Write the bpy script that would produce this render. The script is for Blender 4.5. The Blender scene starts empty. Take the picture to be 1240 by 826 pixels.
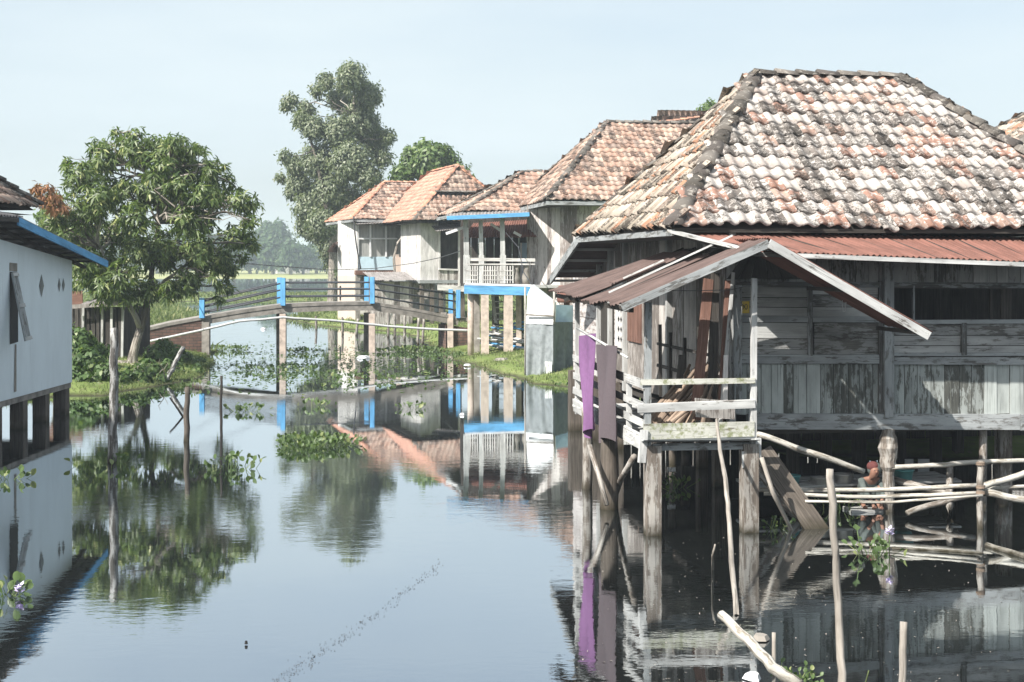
import bpy, math, random
import numpy as np
from mathutils import Vector, Matrix
random.seed(7); np.random.seed(7)
R = math.radians
SC = bpy.context.scene; COL = SC.collection
EYE = 4.2; F = 1722.2; HZ = 318.0; CX = 620.0
def V(*a): return Vector(a)
def at(px, py, Y): return V((px-CX)/F*Y, Y, EYE-(py-HZ)/F*Y)      # a point seen at a pixel of the photo, Y metres away
def onw(px, py, z=0.0):                                            # a point on the level z
    Y = (EYE-z)*F/(py-HZ); return V((px-CX)/F*Y, Y, z)
def rnd(a, b): return random.uniform(a, b)
class Frame:
    def __init__(s, px, Y, th, X=None):
        s.o = V((px-CX)/F*Y if X is None else X, Y, 0); s.r = V(math.cos(th), math.sin(th), 0); s.d = V(-math.sin(th), math.cos(th), 0)
    def P(s, u, v, z): return s.o+s.r*u+s.d*v+V(0, 0, z)
    def u_at(s, px, v=0):
        k = (px-CX)/F; b = s.o+s.d*v; return (k*b.y-b.x)/(s.r.x-k*s.r.y)
    def v_at(s, px, u=0):
        k = (px-CX)/F; b = s.o+s.r*u; return (k*b.y-b.x)/(s.d.x-k*s.d.y)
    def pp(s, px, py, v=0):
        q = s.P(s.u_at(px, v), v, 0); q.z = EYE-(py-HZ)/F*q.y; return q
    def ps(s, px, py, u=0):
        q = s.P(u, s.v_at(px, u), 0); q.z = EYE-(py-HZ)/F*q.y; return q
# ------------------------------------------------------------------ objects
def tag(o, label=None, cat=None, group=None, kind=None):
    if label: o['label'] = label
    if cat: o['category'] = cat
    if group: o['group'] = group
    if kind: o['kind'] = kind
    return o
def thing(name, label, cat, loc=(0, 0, 0), group=None):
    o = bpy.data.objects.new(name, None); COL.objects.link(o); o.location = Vector(loc); o.empty_display_size = .2
    return tag(o, label, cat, group)
def origin_of(p):
    t = Vector((0, 0, 0))
    while p is not None: t += p.location; p = p.parent
    return t
class MB:
    def __init__(s): s.v = []; s.f = []; s.uv = []; s.smooth = []
    def add(s, vs, fs, uvs=None, smooth=False):
        n = len(s.v); s.v += [tuple(p) for p in vs]
        for i, f in enumerate(fs):
            s.f.append(tuple(n+k for k in f)); s.smooth.append(smooth)
            s.uv.append(uvs[i] if uvs else [(0, 0)]*len(f))
    def box(s, p0, p1, w, h, nrm=None, jit=0.0, taper=1.0):
        """bar from p0 to p1; w across (perpendicular to nrm), h along nrm"""
        p0 = Vector(p0); p1 = Vector(p1); a = (p1-p0); L = a.length
        if L < 1e-6: return
        a /= L; n = Vector(nrm) if nrm is not None else V(0, 0, 1)
        if abs(a.dot(n)) > .98: n = V(0, 1, 0) if abs(a.y) < .9 else V(1, 0, 0)
        b = a.cross(n).normalized(); n = b.cross(a).normalized(); vs = []
        for (q, t) in ((p0, 1), (p1, taper)):
            for (i, j) in ((-1, -1), (1, -1), (1, 1), (-1, 1)):
                vs.append(q+b*(i*w*t/2+rnd(-jit, jit))+n*(j*h*t/2+rnd(-jit, jit))+a*rnd(-jit, jit))
        fs = [(0, 1, 5, 4), (1, 2, 6, 5), (2, 3, 7, 6), (3, 0, 4, 7), (3, 2, 1, 0), (4, 5, 6, 7)]
        ou, ov = rnd(0, 90), rnd(0, 90); uv = []
        for wd, off in ((w, 0), (h, w), (w, w+h), (h, 2*w+h)):
            uv.append([(ou, ov+off), (ou, ov+off+wd), (ou+L, ov+off+wd), (ou+L, ov+off)])
        uv += [[(ou, ov), (ou, ov+w), (ou+h, ov+w), (ou+h, ov)]]*2
        s.add(vs, [f[::-1] for f in fs], [u[::-1] for u in uv])
    def tube(s, pts, rad, n=8, smooth=True, wob=0.0):
        pts = [Vector(p) for p in pts]
        if not hasattr(rad, '__len__'): rad = [rad]*len(pts)
        vs = []; L = 0; Ls = [0]
        for i in range(1, len(pts)): L += (pts[i]-pts[i-1]).length; Ls.append(L)
        ref = V(.13, .21, .97)
        for i, p in enumerate(pts):
            a = (pts[min(i+1, len(pts)-1)]-pts[max(i-1, 0)])
            if a.length < 1e-7: a = V(0, 0, 1)
            a.normalize(); rr = ref if abs(a.dot(ref)) < .95 else V(1, 0, 0)
            b = a.cross(rr).normalized(); c = a.cross(b)
            for k in range(n):
                t = 2*math.pi*k/n; q = rad[i]*(1+rnd(-wob, wob)); vs.append(p+b*(math.cos(t)*q)+c*(math.sin(t)*q))
        fs = []; uv = []; ou, ov = rnd(0, 50), rnd(0, 50); per = 2*math.pi*max(rad)
        for i in range(len(pts)-1):
            for k in range(n):
                k2 = (k+1) % n; fs.append((i*n+k, i*n+k2, (i+1)*n+k2, (i+1)*n+k))
                v0, v1 = ov+per*k/n, ov+per*(k+1)/n; uv.append([(ou+Ls[i], v0), (ou+Ls[i], v1), (ou+Ls[i+1], v1), (ou+Ls[i+1], v0)])
        fs.append(tuple(range(n))[::-1]); uv.append([(0, 0)]*n)
        m = (len(pts)-1)*n; fs.append(tuple(m+k for k in range(n))); uv.append([(0, 0)]*n)
        s.add(vs, fs, uv, smooth)
    def quad(s, a, b, c, d, th=0.0):
        a, b, c, d = map(Vector, (a, b, c, d)); w = (b-a).length; h = (d-a).length; ou, ov = rnd(0, 50), rnd(0, 50)
        u4 = [(ou, ov), (ou, ov+w), (ou+h, ov+w), (ou+h, ov)]
        if not th: s.add([a, b, c, d], [(0, 1, 2, 3)], [u4]); return
        n = (b-a).cross(d-a).normalized()*th
        s.add([a, b, c, d, a-n, b-n, c-n, d-n], [(0, 1, 2, 3), (7, 6, 5, 4), (0, 4, 5, 1), (1, 5, 6, 2), (2, 6, 7, 3), (3, 7, 4, 0)], [u4]*6)
    def planks(s, bl, br, tr, tl, n, th=.025, gap=.012, jit=.009, ragged=0.0):
        """n boards side by side, each running from the bl-br edge to the tl-tr edge"""
        bl, br, tr, tl = map(Vector, (bl, br, tr, tl)); nr = (br-bl).cross(tl-bl).normalized(); cuts = [0]
        for i in range(n): cuts.append(cuts[-1]+rnd(.75, 1.25))
        cuts = [c/cuts[-1] for c in cuts]; W = (br-bl).length
        for i in range(n):
            a, b = cuts[i]+gap/W/2, cuts[i+1]-gap/W/2; off = nr*rnd(-jit, jit)
            p = [bl.lerp(br, a), bl.lerp(br, b), tl.lerp(tr, b), tl.lerp(tr, a)]
            dn = (p[0]-p[3]).normalized()*rnd(0, ragged); p[0] += dn; p[1] += dn+(p[0]-p[3]).normalized()*rnd(-ragged, ragged)*.3
            p = [q+off for q in p]; q = [x-nr*th for x in p]; ou, ov = rnd(0, 90), rnd(0, 90); w = (p[1]-p[0]).length; h = (p[3]-p[0]).length
            u4 = [(ou, ov), (ou, ov+w), (ou+h, ov+w), (ou+h, ov)]
            s.add(p+q, [(0, 1, 2, 3), (7, 6, 5, 4), (0, 4, 5, 1), (1, 5, 6, 2), (2, 6, 7, 3), (3, 7, 4, 0)], [u4]*6)
    def lathe(s, c, prof, n=16, smooth=True):
        c = Vector(c); vs = []; fs = []
        for (r, z) in prof:
            for k in range(n): t = 2*math.pi*k/n; vs.append(c+V(math.cos(t)*r, math.sin(t)*r, z))
        for i in range(len(prof)-1):
            for k in range(n): k2 = (k+1) % n; fs.append((i*n+k, i*n+k2, (i+1)*n+k2, (i+1)*n+k))
        fs.append(tuple(range(n))[::-1]); s.add(vs, fs, None, smooth)
    def tiles(s, e0, e1, r1, r0, pitch=.29, row=.38, k=7, h=.035, lip=.03, jit=1.0):
        """pantiles over the slope with eave e0->e1 and ridge r0->r1 (counter-clockwise from outside)"""
        e0, e1, r1, r0 = map(Vector, (e0, e1, r1, r0)); ex = (e1-e0).normalized(); nr = (e1-e0).cross(r0-e0).normalized()
        if nr.length < .5: return
        up = nr.cross(ex).normalized(); H = (r0-e0).dot(up); nrow = max(1, round(H/row)); row = H/nrow
        x0 = 0; x1 = (e1-e0).length; a = (r0-e0).dot(ex); b = (r1-e0).dot(ex)
        for j in range(nrow):
            t = j/nrow; t2 = (j+1)/nrow; l0, h0 = x0+(a-x0)*t, x1+(b-x1)*t; l1, h1 = x0+(a-x0)*t2, x1+(b-x1)*t2
            i0 = int(math.floor(min(l0, l1)/pitch)); i1 = int(math.ceil(max(h0, h1)/pitch))
            for i in range(i0, i1):
                xa, xb = i*pitch, (i+1)*pitch
                if (xa+xb)/2 < (l0+l1)/2-pitch*.4 or (xa+xb)/2 > (h0+h1)/2+pitch*.4: continue
                dy, dz, sk, tw = rnd(-.022, .022)*jit, rnd(0, .012)*jit, rnd(-.012, .012)*jit, rnd(-.012, .012)*jit
                if random.random() < .035: dy -= rnd(.03, .09); sk += rnd(-.04, .04); dz += .012
                vs = []
                ya, yb = j*row+dy-row*.06, (j+1)*row+row*.12
                for (yy, base, wsc) in ((yb, .004, 1), (ya, lip+dz, 1), (ya+.004, dz+.004, 1)):
                    for q in range(k):
                        f = q/(k-1); x = xa+(xb-xa)*f*1.04+(sk if yy == ya else 0)
                        z = base+h*(math.sin(f*2*math.pi)*.9+ .35*math.sin(f*4*math.pi+.6)*0+ .9)*(1.0)+tw*(f-.5)*2*(1 if yy != yb else .3)
                        vs.append(e0+ex*x+up*yy+nr*(z+.022*math.sin(x*1.3+yy*.5)+.018*math.sin(x*.6-yy*2.1+1)))
                fs = [(k+q, k+q+1, q+1, q) for q in range(k-1)]+[(2*k+q, 2*k+q+1, k+q+1, k+q) for q in range(k-1)]
                s.add(vs, fs, None, True)
    def caps(s, p0, p1, r=.1, step=.38, side=7):
        p0 = Vector(p0); p1 = Vector(p1); L = (p1-p0).length; n = max(2, int(L/step)); a = (p1-p0)/L; b = a.cross(V(0, 0, 1)).normalized(); c = b.cross(a)
        for i in range(n):
            q0 = p0+a*(L*i/n-.03)+c*rnd(.02, .04); q1 = p0+a*(L*(i+1)/n+.03)+c*rnd(-.01, .01); vs = []
            for (q, rr) in ((q0, r*rnd(1.05, 1.2)), (q1, r*rnd(.9, 1.0))):
                for k in range(side): t = math.pi*k/(side-1); vs.append(q+b*(math.cos(t)*rr*1.15)+c*(math.sin(t)*rr*.8-.03))
            fs = [(k, k+1, side+k+1, side+k) for k in range(side-1)]+[tuple(range(side))[::-1], tuple(range(side, 2*side))]
            s.add(vs, fs, None, True)
    def corr(s, e0, e1, r1, r0, pitch=.076, h=.012, th=.004, nl=6, sag=.0, ragged=0.0):
        """corrugated sheet, waves across e0->e1, running up to r0-r1"""
        e0, e1, r1, r0 = map(Vector, (e0, e1, r1, r0)); W = (e1-e0).length; n = max(4, int(W/pitch*6)); nr = (e1-e0).cross(r0-e0).normalized()
        up = (r0-e0).normalized(); vs = []; uvs = []
        for lay in (0, 1):
            for j in range(nl+1):
                t = j/nl
                for i in range(n+1):
                    f = i/n; p = e0.lerp(e1, f).lerp(r0.lerp(r1, f), t)
                    z = h*math.sin(2*math.pi*f*W/pitch)+sag*math.sin(f*7+t*3)*.5-sag*math.sin(t*3.14)*1.2
                    if j == 0 and ragged: p = p-up*ragged*(math.sin(f*W*3.1)+math.sin(f*W*7.7+1))*.5
                    vs.append(p+nr*(z-lay*th)); uvs.append((f*W, t*(r0-e0).length))
        m = (nl+1)*(n+1); fs = []; ul = []
        for j in range(nl):
            for i in range(n):
                a = j*(n+1)+i; q = (a, a+1, a+n+2, a+n+1); fs.append(q); ul.append([uvs[x] for x in q])
                q = tuple(x+m for x in (a+n+1, a+n+2, a+1, a)); fs.append(q); ul.append([uvs[x] for x in q])
        for i in range(n): q = (i+m, i+1+m, i+1, i); fs.append(q); ul.append([uvs[x] for x in q])
        for j in range(nl):
            a = j*(n+1); fs.append((a, a+n+1, a+n+1+m, a+m)); ul.append([(0, 0)]*4)
            a += n; fs.append((a+m, a+n+1+m, a+n+1, a)); ul.append([(0, 0)]*4)
        s.add(vs, fs, ul, True)
    def cloth(s, tl, tr, length, drape=.05, nx=14, ny=16, taper=0.0, nrm=None, ph=0.0, amp=.03, freq=3.0, th=.004, skew=0.0):
        tl = Vector(tl); tr = Vector(tr); ax = tr-tl; nr = Vector(nrm) if nrm else ax.cross(V(0, 0, -1)).normalized(); vs = []; m = (nx+1)*(ny+1)
        for lay in (0, 1):
            for j in range(ny+1):
                t = j/ny
                for i in range(nx+1):
                    f = i/nx; f2 = f*(1-taper*t)+taper*t*skew; p = tl+ax*f2+V(0, 0, -length*t*(1+.05*math.sin(f*5+ph)))
                    vs.append(p+nr*(amp*math.sin(f*freq*6.28+ph+t*1.5)*(.25+t)+amp*.4*math.sin(t*5+f*4+ph)-lay*th))
        fs = []
        for j in range(ny):
            for i in range(nx): a = j*(nx+1)+i; fs += [(a, a+1, a+nx+2, a+nx+1), (a+m+nx+1, a+m+nx+2, a+m+1, a+m)]
        s.add(vs, fs, None, True)
    def build(s, name, mat, parent=None, **kw):
        org = origin_of(parent) if parent is not None else Vector(kw.pop('loc', (0, 0, 0)))
        me = bpy.data.meshes.new(name); ox, oy, oz = org
        me.from_pydata([(a-ox, b-oy, c-oz) for a, b, c in s.v], [], s.f); me.materials.append(mat)
        uvl = me.uv_layers.new(name='UVMap'); flat = [c for f in s.uv for uv in f for c in uv]; uvl.data.foreach_set('uv', flat)
        me.polygons.foreach_set('use_smooth', s.smooth); me.update()
        o = bpy.data.objects.new(name, me); COL.objects.link(o)
        if parent is not None: o.parent = parent
        else: o.location = org
        if kw: tag(o, **kw)
        return o
def np_mesh(name, co, faces4, mat, parent=None, smooth=False, loc=(0, 0, 0), **kw):
    """fast mesh of quads from arrays"""
    org = origin_of(parent) if parent is not None else Vector(loc)
    co = np.asarray(co, dtype=np.float32)-np.array(org, dtype=np.float32); nf, k = faces4.shape
    me = bpy.data.meshes.new(name); me.vertices.add(len(co)); me.vertices.foreach_set('co', co.ravel())
    me.loops.add(nf*k); me.loops.foreach_set('vertex_index', faces4.astype(np.int32).ravel())
    me.polygons.add(nf); me.polygons.foreach_set('loop_start', np.arange(0, nf*k, k, dtype=np.int32)); me.polygons.foreach_set('loop_total', np.full(nf, k, dtype=np.int32))
    me.materials.append(mat); me.update(calc_edges=True); me.validate()
    if smooth: me.polygons.foreach_set('use_smooth', np.ones(nf, dtype=bool))
    o = bpy.data.objects.new(name, me); COL.objects.link(o)
    if parent is not None: o.parent = parent
    else: o.location = org
    if kw: tag(o, **kw)
    return o
def unit(a): return a/np.maximum(np.linalg.norm(a, axis=1, keepdims=True), 1e-9)
def leaf_arrays(base, dirs, nrm, L, W, droop=.15):
    """pointed, folded leaves: 6 vertices and 2 quads each"""
    d = unit(dirs); s = unit(np.cross(d, nrm)); n = np.cross(s, d); L = L[:, None]; W = W[:, None]
    z = np.array([[0, 0, -1.0]])
    a = base; m1 = base+d*L*.38+n*L*.04; m2 = base+d*L*.72+z*L*droop*.4; t = base+d*L*.98+z*L*droop
    l1 = m1-s*W*.5+n*W*.16; r1 = m1+s*W*.5+n*W*.16
    l2 = m2-s*W*.32+n*W*.1; r2 = m2+s*W*.32+n*W*.1
    co = np.stack([a, r1, r2, t, l2, l1], axis=1).reshape(-1, 3); N = len(base); k = np.arange(N)[:, None]*6
    f = np.concatenate([k+np.array([[0, 1, 4, 5]]), k+np.array([[1, 2, 3, 4]])], axis=0)
    return co, f
# ------------------------------------------------------------------ materials
class NT:
    def __init__(s, name):
        s.m = bpy.data.materials.new(name); s.m.use_nodes = True; s.t = s.m.node_tree; s.t.nodes.clear(); s.out = s.n('ShaderNodeOutputMaterial')
    def n(s, ty, **kw):
        o = s.t.nodes.new(ty)
        for k, v in kw.items():
            if hasattr(o, k): setattr(o, k, v)
        return o
    def l(s, a, b): s.t.links.new(a, b)
    def co(s, kind='Object', scale=(1, 1, 1)):
        c = s.n('ShaderNodeTexCoord'); m = s.n('ShaderNodeMapping'); m.inputs['Scale'].default_value = scale; s.l(c.outputs[kind], m.inputs['Vector']); return m.outputs[0]
    def noise(s, vec, sc=1, det=4, ro=.6, dist=0):
        o = s.n('ShaderNodeTexNoise'); o.inputs['Scale'].default_value = sc; o.inputs['Detail'].default_value = det; o.inputs['Roughness'].default_value = ro; o.inputs['Distortion'].default_value = dist; s.l(vec, o.inputs['Vector']); return o.outputs['Fac']
    def ramp(s, fac, stops, mode='LINEAR'):
        o = s.n('ShaderNodeValToRGB'); o.color_ramp.interpolation = mode; e = o.color_ramp.elements
        while len(e) < len(stops): e.new(.5)
        for i, (p, c) in enumerate(stops):
            e[i].position = p; e[i].color = (c, c, c, 1) if not hasattr(c, '__len__') else (*c, 1)
        s.l(fac, o.inputs[0]); return o.outputs[0]
    def mix(s, f, a, b, mode='MIX'):
        o = s.n('ShaderNodeMix'); o.data_type = 'RGBA'; o.blend_type = mode
        for i, x in ((0, f), (6, a), (7, b)):
            if hasattr(x, 'is_linked') or hasattr(x, 'links'): s.l(x, o.inputs[i])
            elif i == 0: o.inputs[0].default_value = x
            else: o.inputs[i].default_value = (*x, 1)
        return o.outputs[2]
    def math(s, op, a, b=0.0, c=None):
        o = s.n('ShaderNodeMath'); o.operation = op
        for i, x in enumerate((a, b) if c is None else (a, b, c)):
            if hasattr(x, 'links'): s.l(x, o.inputs[i])
            else: o.inputs[i].default_value = x
        return o.outputs[0]
    def island(s): return s.n('ShaderNodeNewGeometry').outputs['Random Per Island']
    def bump(s, h, st=.3, dist=.01):
        o = s.n('ShaderNodeBump'); o.inputs['Strength'].default_value = st; o.inputs['Distance'].default_value = dist; s.l(h, o.inputs['Height']); return o.outputs[0]
    def bsdf(s, col, rough=.8, nrm=None, spec=.3, metal=0.0):
        o = s.n('ShaderNodeBsdfPrincipled')
        for key, x in (('Base Color', col), ('Roughness', rough), ('Metallic', metal), ('Specular IOR Level', spec)):
            if hasattr(x, 'links'): s.l(x, o.inputs[key])
            else: o.inputs[key].default_value = (*x, 1) if hasattr(x, '__len__') else x
        if nrm is not None: s.l(nrm, o.inputs['Normal'])
        s.l(o.outputs[0], s.out.inputs[0]); return o
def wood(name, dark, light, paint=None, amt=.5, var=.5, grain=1.0, moss=None, wet=False):
    t = NT(name); uv = t.co('UV', (1.4, 34*grain, 1)); g = t.noise(uv, 1.0, 6, .65); isl = t.island()
    col = t.ramp(g, [(.3, dark), (.55, [(a+b)/2 for a, b in zip(dark, light)]), (.75, light)])
    crack = t.ramp(t.noise(t.co('UV', (.9, 60*grain, 1)), 1, 3, .5), [(.3, .25), (.4, 1)])
    if paint:
        pm = t.noise(t.co('UV', (2.2, 9, 1)), 1.0, 7, .72); pi = t.math('ADD', pm, t.math('MULTIPLY', t.math('SUBTRACT', isl, .5), .25))
        col = t.mix(t.ramp(pi, [(.52-amt*.22, 0), (.58-amt*.22, 1)]), col, paint)
    col = t.mix(1.0, col, t.ramp(isl, [(0, 1-var*.6), (.5, 1), (1, 1+var*.3)]), 'MULTIPLY')
    blot = t.ramp(t.noise(t.co('UV', (.8, 2.5, 1)), 1.3, 5, .6), [(.3, .45), (.6, 1.0)]); col = t.mix(.8, col, blot, 'MULTIPLY')
    col = t.mix(.85, col, crack, 'MULTIPLY')
    if moss: col = t.mix(t.ramp(t.noise(t.co('Object', (1, 1, 1)), 9, 6, .7), [(.48, 0), (.62, .85)]), col, moss)
    if wet:
        geo = t.n('ShaderNodeNewGeometry'); sp = t.n('ShaderNodeSeparateXYZ'); t.l(geo.outputs['Position'], sp.inputs[0])
        zz = t.math('ADD', sp.outputs['Z'], t.math('MULTIPLY', t.noise(t.co('Object'), 5, 3), .25)); col = t.mix(t.ramp(zz, [(.12, 1), (.34, 0)]), col, (.035, .03, .018))
    t.bsdf(col, .85, t.bump(t.math('ADD', g, crack), .5, .01), .2); return t.m
def plain(name, c, rough=.7, var=.15, sc=6, spec=.3, metal=0.0, bump=.2):
    t = NT(name); n = t.noise(t.co(), sc, 5, .6); c = list(c)
    col = t.ramp(n, [(.25, [x*(1-var*1.6) for x in c]), (.55, c), (.8, [min(1, x*(1+var)) for x in c])])
    t.bsdf(col, rough, t.bump(n, bump, .01), spec, metal); return t.m
def tilemat(name, cols, dark, lichen, sc=1.0, dk=.5, li=.5):
    t = NT(name); isl = t.island(); oc = t.co(); k = len(cols); va = t.n('ShaderNodeVectorMath'); va.operation = 'ADD'; cx = t.n('ShaderNodeCombineXYZ'); t.l(t.math('MULTIPLY', isl, 61.7), cx.inputs[0]); t.l(t.math('MULTIPLY', isl, 33.1), cx.inputs[1]); t.l(oc, va.inputs[0]); t.l(cx.outputs[0], va.inputs[1]); o = va.outputs[0]
    col = t.ramp(isl, [(i/k, c) for i, c in enumerate(cols)], 'CONSTANT')
    n1 = t.noise(o, 3.4*sc, 6, .68); n2 = t.noise(o, 9*sc, 6, .7, .6); n3 = t.noise(o, 30*sc, 4, .7)
    col = t.mix(t.ramp(n2, [(.56-li*.1, 0), (.64-li*.1, .9)]), col, lichen)
    dm = t.math('ADD', t.math('MULTIPLY', n1, .5), t.math('MULTIPLY', n3, .5))
    dm = t.math('ADD', dm, t.math('MULTIPLY', t.math('SUBTRACT', t.math('FRACT', t.math('MULTIPLY', isl, 37.3)), .5), .2))
    col = t.mix(t.ramp(dm, [(.6-dk*.12, 0), (.69-dk*.12, .88)]), col, dark)
    t.bsdf(col, .88, t.bump(n3, .4, .01), .15); return t.m
def rust(name, a, b, c, sc=1.0):
    t = NT(name); uv = t.co('UV', (9*sc, 1.1*sc, 1)); n = t.noise(uv, 1, 6, .62); n2 = t.noise(t.co('UV', (2, 1.2, 1)), 1.2, 5, .6)
    col = t.ramp(n, [(.3, a), (.52, b), (.68, b), (.76, c)]); col = t.mix(t.ramp(n2, [(.4, 0), (.65, .7)]), col, a)
    t.bsdf(col, .75, t.bump(n, .3, .01), .25); return t.m
def leafmat(name, a, b, c, tr=.35, gl=.35):
    t = NT(name); isl = t.island(); col = t.ramp(isl, [(0, a), (.45, b), (.85, b), (1, c)])
    p = t.n('ShaderNodeBsdfPrincipled'); t.l(col, p.inputs['Base Color']); p.inputs['Roughness'].default_value = .45; p.inputs['Specular IOR Level'].default_value = gl
    q = t.n('ShaderNodeBsdfTranslucent'); t.l(t.mix(1, col, (1.3, 1.5, .6), 'MULTIPLY'), q.inputs[0]); mx = t.n('ShaderNodeMixShader'); mx.inputs[0].default_value = tr
    t.l(p.outputs[0], mx.inputs[1]); t.l(q.outputs[0], mx.inputs[2]); t.l(mx.outputs[0], t.out.inputs[0]); return t.m
M = {}
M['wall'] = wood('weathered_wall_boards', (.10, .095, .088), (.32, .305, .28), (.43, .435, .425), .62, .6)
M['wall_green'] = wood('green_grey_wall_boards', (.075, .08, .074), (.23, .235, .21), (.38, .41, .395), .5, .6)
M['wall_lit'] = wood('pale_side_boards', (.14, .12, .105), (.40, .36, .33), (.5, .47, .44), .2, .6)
M['beam'] = wood('grey_beam_wood', (.08, .078, .072), (.26, .26, .25), (.34, .36, .365), .35, .5)
M['rail'] = wood('flaking_white_rail', (.10, .092, .085), (.33, .31, .285), (.54, .545, .535), .6, .4)
M['rail_moss'] = wood('mossy_white_rail', (.14, .13, .11), (.36, .34, .29), (.52, .52, .47), .6, .3, moss=(.16, .18, .07))
M['post'] = wood('stilt_wood', (.06, .05, .042), (.22, .19, .16), None, 0, .4, wet=True)
M['post_pale'] = wood('pale_stilt_wood', (.12, .10, .085), (.27, .235, .20), (.38, .36, .33), .12, .4, wet=True)
M['bamboo'] = wood('dry_bamboo', (.16, .14, .11), (.43, .39, .33), (.52, .50, .45), .3, .3, .4, wet=True)
M['stick'] = wood('bare_pale_stick', (.22, .195, .165), (.50, .465, .42), None, 0, .2, .4)
M['red_board'] = wood('red_brown_boards', (.10, .055, .042), (.31, .175, .135), None, 0, .4)
M['log'] = wood('firewood_bark', (.14, .10, .075), (.52, .41, .32), None, 0, .6, .5)
M['stake'] = wood('old_grey_stake', (.05, .047, .042), (.19, .18, .165), (.4, .4, .39), .05, .4, wet=True)
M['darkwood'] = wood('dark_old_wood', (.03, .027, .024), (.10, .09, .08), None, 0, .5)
M['plank_house'] = wood('sun_bleached_planks', (.2, .165, .15), (.50, .445, .42), (.6, .57, .55), .3, .45, .7)
M['white_plank'] = wood('whitewashed_planks', (.3, .27, .25), (.5, .47, .45), (.66, .64, .62), .85, .2, .6)
M['tile'] = tilemat('old_lichened_tiles', [(.29, .17, .13), (.38, .335, .305), (.44, .405, .375), (.27, .165, .13), (.42, .385, .355), (.2, .175, .158), (.35, .25, .205), (.46, .43, .405), (.17, .155, .142), (.31, .215, .175), (.40, .365, .335), (.13, .115, .105), (.36, .31, .28)], (.04, .035, .03), (.54, .505, .475), 1, .62, .5)
M['tile_side'] = tilemat('old_side_tiles', [(.36, .2, .13), (.42, .36, .3), (.3, .26, .21), (.38, .32, .26), (.25, .2, .165), (.44, .38, .32)], (.04, .035, .03), (.45, .41, .36), 1, .75, .3)
M['tile_tan'] = tilemat('tan_orange_tiles', [(.39, .255, .195), (.46, .335, .265), (.37, .235, .18), (.46, .355, .29), (.3, .205, .16), (.38, .28, .23), (.25, .185, .155)], (.05, .04, .035), (.5, .42, .36), .8, .78, .15)
M['tile_orange'] = tilemat('orange_tiles', [(.43, .235, .18), (.47, .275, .21), (.40, .215, .165), (.46, .29, .225), (.37, .205, .16)], (.12, .07, .05), (.62, .38, .28), .5, .02, .1)
M['ridge'] = tilemat('blackened_ridge_mortar', [(.09, .08, .074), (.13, .118, .105), (.075, .068, .06), (.16, .145, .13)], (.045, .04, .036), (.3, .28, .25), 1, .4, .1)
M['ridge_orange'] = tilemat('orange_ridge_tiles', [(.45, .22, .15), (.5, .27, .18), (.33, .18, .13)], (.08, .06, .05), (.5, .36, .27), .8, .3, 0)
M['under'] = plain('roof_underside', (.05, .043, .038), .9, .3)
M['rust_red'] = rust('red_rusted_sheet', (.11, .055, .043), (.21, .10, .078), (.44, .31, .26), .8)
M['rust_brown'] = rust('brown_rusted_sheet', (.06, .042, .038), (.135, .095, .085), (.24, .185, .165))
M['rust_grey'] = rust('grey_sheet', (.12, .11, .1), (.3, .28, .27), (.45, .44, .43))
M['blue'] = wood('sky_blue_paint', (.06, .20, .38), (.11, .34, .60), (.14, .40, .70), .9, .1, .5)
M['blue_pale'] = plain('pale_blue_paint', (.50, .66, .74), .75, .08, 3)
M['white'] = plain('white_paint', (.72, .73, .74), .7, .1, 4)
M['concrete'] = plain('old_concrete', (.27, .25, .225), .9, .35, 3)
M['concrete_tan'] = plain('tan_concrete_column', (.50, .42, .36), .9, .3, 4)
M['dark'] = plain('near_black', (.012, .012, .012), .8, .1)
M['iron'] = plain('dark_iron', (.04, .04, .045), .5, .2, 8, .5)
M['black_pole'] = plain('weathered_grey_rail_pipe', (.06, .065, .075), .6, .2)
M['tarp'] = plain('grey_tarp', (.24, .265, .275), .55, .25, 5, .4, 0, 1.0)
M['tarp_dark'] = plain('dark_grey_tarp', (.12, .14, .145), .55, .25, 5, .4, 0, 1.0)
M['tarp_white'] = plain('white_plastic_sheet', (.75, .77, .78), .45, .07, 5, .5)
M['sheet_blue'] = plain('pale_blue_sheet', (.42, .56, .64), .5, .1, 5)
M['purple'] = plain('purple_cloth', (.20, .105, .22), .9, .1, 12, .1)
M['purple_dark'] = plain('brown_grey_cloth', (.12, .10, .11), .95, .1, 30, .1)
M['teal'] = plain('teal_plastic', (.10, .30, .30), .4, .1, 5, .5)
M['tin'] = plain('dull_aluminium', (.42, .42, .40), .35, .2, 9, .5, .7)
M['pipe'] = plain('grey_plastic_pipe', (.48, .49, .49), .5, .12, 8)
M['yellow'] = plain('yellow_plate', (.6, .43, .05), .5, .08)
M['black'] = plain('black_paint', (.015, .015, .015), .5, .1)
M['skin'] = plain('skin', (.26, .14, .10), .55, .1, 20)
M['shirt'] = plain('grey_green_cloth', (.10, .12, .115), .9, .2, 14)
M['redcloth'] = plain('red_cloth', (.12, .04, .038), .9, .15, 14)
M['bark'] = wood('grey_bark', (.07, .06, .05), (.27, .235, .2), (.38, .35, .31), .12, .2, .4)
M['mango'] = leafmat('mango_leaf', (.04, .075, .024), (.12, .17, .05), (.38, .40, .17), .32, .5)
M['tall'] = leafmat('tall_tree_leaf', (.08, .11, .06), (.17, .2, .12), (.38, .4, .28), .3, .5)
M['green_leaf'] = leafmat('dense_leaf', (.06, .10, .035), (.13, .19, .07), (.26, .32, .14))
M['far_leaf'] = leafmat('far_leaf', (.035, .07, .03), (.07, .11, .05), (.1, .14, .06), .2, .1)
M['dry_leaf'] = leafmat('dry_brown_leaf', (.2, .1, .06), (.32, .17, .1), (.42, .26, .16), .3, .1)
M['hyac'] = leafmat('hyacinth_leaf', (.06, .095, .035), (.10, .155, .055), (.25, .28, .12), .3, .4)
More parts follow.
